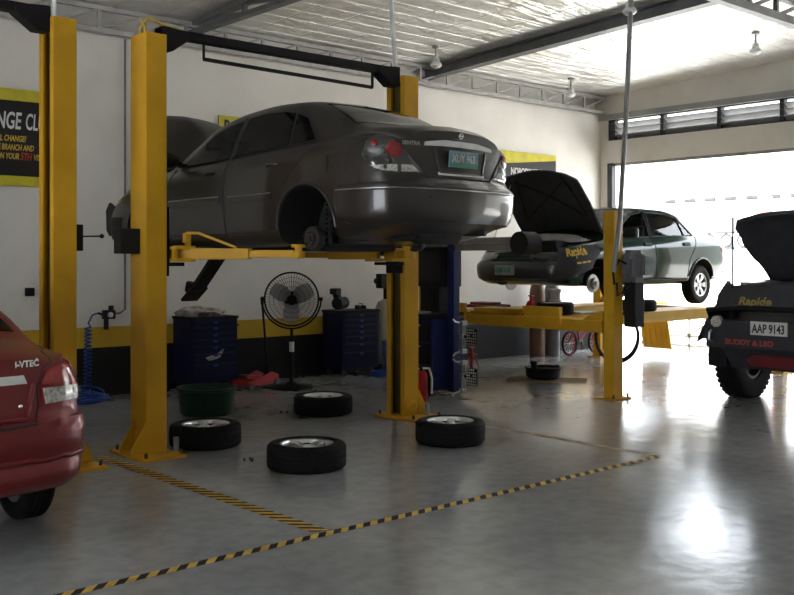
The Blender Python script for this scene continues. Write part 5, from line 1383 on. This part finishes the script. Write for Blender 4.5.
for p, q in ((B, S_), (B, H_), (S_, (.58, 0, .56)), (B, (0, .03, .205)), (S_, (0, .03, .205)), (H_, (.70, .03, .205)), (H_, Hh)): m.cyl(p, q, .016, 8)
m.build('frame', 'jack_red', t)
m = MB(); m.tube([(.50, -.22, .72), (.56, -.15, .74), (.57, 0, .66), (.56, .15, .74), (.50, .22, .72)], .012, 8); m.build('handlebar', 'black_steel', t)
m = MB(); m.sphere((.17, 0, .62), .1, 8, (1.3, .7, .4)); m.cyl((.19, 0, .5), (.18, 0, .6), .012, 8); m.build('saddle', 'black_plastic', t)
m = MB(); m.lathe([(0, -.004), (.06, -.004), (.06, .004), (0, .004)], (.27, -.03, .22), 'y', 16); m.cyl((.27, -.04, .22), (.27, -.06, .11), .008, 6); m.box((.27, -.09, .11), (.07, .07, .02)); m.build('crank', 'dark_metal', t)

# ------------------------------------------------------------------ outside the opening
mat('out_ground', (.46, .455, .44), .8, nscale=1, namt=.04)
mat('pale_wall', (.74, .73, .70), .8, nscale=2, namt=.04)
mat('pale_blue', (.05, .065, .09), .5, spec=.2)
mat('dark_rail', (.045, .045, .045), .8, spec=.1)
mat('leaf', (.05, .085, .02), .7, nscale=10, namt=.2)
mat('sign_red', (.30, .10, .08), .5)
g = MB(); g.b2((WU + .2, -30, -.2), (60, 60, -.005)); g.b2((-30, -30, -.2), (WU + .2, -4.4, -.005)); g = g.build('ground', 'out_ground', None, None); g['kind'] = 'structure'
mat('blocker_grey', (.20, .20, .19), .9, nscale=1.5, namt=.05)
nw = MB().b2((33, -40, 0), (40, 1.5, 6.5)).build('reflection_blocker', 'blocker_grey', None, None); nw['kind'] = 'structure'   # unseen block added across the road to darken reflections in the green car
t = thing('barrier', 'low white steel barrier with triangular braces just outside the wide opening', 'barrier', (14.95, 8.3, 0))
m = MB()
for z in (.06, .22, .55): m.b2((-.02, -1.9, z), (.02, 1.9, z + .045))
for k in range(5): m.b2((-.02, -1.9 + k * .94, 0), (.02, -1.86 + k * .94, .6))
for k in range(4):
    y0 = -1.88 + k * .94; m.beam((0, y0, .26), (0, y0 + .47, .56), .03, .04, (1, 0, 0)); m.beam((0, y0 + .47, .56), (0, y0 + .94, .26), .03, .04, (1, 0, 0))
m.build('frame', 'white_paint', t, None)
# building across the road
t = thing('shop_building', 'pale building with a dark notched roof edge across the road', 'building', (38, 18, 0))
MB().b2((0, -16, 0), (8, 14, 4.0)).build('wall', 'pale_wall', t, None)
m = MB(); m.b2((-.5, -16.3, 4.0), (8, 14.3, 4.22)); rfo = m.build('roof', 'pale_wall', t, None)
m = MB(); v = -16; m.b2((-.51, -16, 4.02), (-.5, 14, 4.05))
while v < 6.5: m.b2((-.56, v, 4.05), (-.5, v + .5, 4.18)); v += .95
m.build('roof_edge_blocks', 'dark_rail', rfo, None)
for v in (-11, -5.5, 0.5, 6, 10.5):
    f = MB().b2((-.06, v, 1.3), (.02, v + 1.6, 2.7)).build('window', 'pale_blue', t, None)
MB().b2((-.06, 3.4, 0), (.02, 4.5, 2.2)).build('door', 'pale_blue', t, None)
t = thing('fence', 'white wall with dark scroll ironwork along its top across the road', 'fence', (30, 14, 0))
MB().b2((0, -9, 0), (.2, 5, 1.9)).build('wall', 'pale_wall', t, None)
m = MB()
for k in range(22):
    y0 = -8.8 + k * .62
    m.tube([(.1, y0 + .25 + .2 * math.cos(2 * PI * i / 14), 2.2 + .2 * math.sin(2 * PI * i / 14)) for i in range(14)], .045, 6, closed=True)
m.b2((.06, -9, 1.92), (.14, 5, 1.98)); m.b2((.06, -9, 2.44), (.14, 5, 2.5)); m.build('ironwork', 'dark_rail', t, None)
t = thing('pole_sign', 'tall narrow sign with red panels on a pole across the road', 'sign', (27, 14.2, 0))
MB().cyl((0, 0, 0), (0, 0, 2.2), .06, 10).build('pole', 'galv', t); MB().b2((-.05, -.2, 2.2), (.05, .2, 3.4)).build('panel', 'sign_red', t, None, .02)
t = thing('parked_van', 'white van parked across the road behind the pickup', 'van', (22.6, 9.4, 0), PI / 2)
m = MB(); m.prism([(-2.2, .35), (2.2, .35), (2.3, .9), (1.75, 1.15), (1.2, 1.95), (-2.1, 1.98), (-2.25, 1.1)], (0, .85, 0), (1, 0, 0), (0, 0, 1), 1.7); m.build('body', 'white_paint', t, None, .08)
for x0, x1 in ((-1.9, -.75), (-.65, .35), (.45, 1.2)):
    MB().b2((x0, .84, 1.2), (x1, .87, 1.75)).build('side_window', 'tint_glass', t, None)
for x in (-1.4, 1.4):
    for y_ in (.75, -.75): MB().lathe([(0, -.1), (.32, -.1), (.34, 0), (.32, .1), (0, .1)], (x, y_, .34), 'y', 24).build('wheel', 'rubber', t)
def shrub(u, v, r, label):
    rnd = random.Random(int(u * 10 + v)); t = thing('shrub', label, 'shrub', (u, v, 0), group='shrubs outside the opening')
    m = MB()
    for i in range(260):
        a, b_ = rnd.uniform(0, 2 * PI), rnd.uniform(-.4, 1.4); d = Vector((math.cos(a) * math.cos(b_), math.sin(a) * math.cos(b_), math.sin(b_)))
        c = Vector((0, 0, r * .9)) + d * r * rnd.uniform(.5, 1); n = d.orthogonal().normalized(); e = d.cross(n); s = r * .16
        m.add([c - n * s, c + e * s * .5 + d * s * .3, c + n * s, c - e * s * .5 + d * s * .3], [(0, 1, 2, 3)])
    m.build('leaves', 'leaf', t, None); MB().cyl((0, 0, 0), (0, 0, r), .03, 8).build('stem', 'brown_drum', t)
shrub(19.2, 8.4, .42, 'green shrub outside, left of the pickup antenna'); shrub(18.6, 7.4, .48, 'green shrub outside, right of the pickup antenna'); shrub(20.5, 9.6, .4, 'small green shrub outside behind the green sedan rear wheel')
SKY, SUN, EXPO = 3.4, 16., 1.62
# ------------------------------------------------------------------ camera, light
cam = bpy.data.cameras.new('camera'); co = bpy.data.objects.new('camera', cam); COL.objects.link(co)
cam.sensor_width = 36; cam.lens = 983 / 794 * 36; cam.shift_y = -37.5 / 794; cam.clip_start = .05
co.location = (0, 0, 1.55); co.rotation_euler = (PI / 2, 0, math.atan2(.7466, .6653) - PI / 2)
SC.camera = co
wd = bpy.data.worlds.new('sky'); SC.world = wd; wd.use_nodes = True; nt = wd.node_tree
bg = nt.nodes['Background']; bg.inputs['Color'].default_value = (.86, .93, 1, 1); bg.inputs['Strength'].default_value = SKY
sun = bpy.data.lights.new('sun', 'SUN'); sun.energy = SUN; sun.angle = R(1.5); sun.color = (1, .96, .9)
so = bpy.data.objects.new('sun', sun); COL.objects.link(so); so.rotation_euler = (R(-8), R(-22), 0)
SC.view_settings.view_transform = 'Standard'; SC.view_settings.look = 'None'; SC.view_settings.gamma = 1; SC.view_settings.use_curve_mapping = False
SC.view_settings.exposure = EXPO
SC.cycles.use_denoising = True
SC.cycles.max_bounces = 10; SC.cycles.diffuse_bounces = 6; SC.cycles.glossy_bounces = 5; SC.cycles.transparent_max_bounces = 12
SC.cycles.sample_clamp_indirect = 8
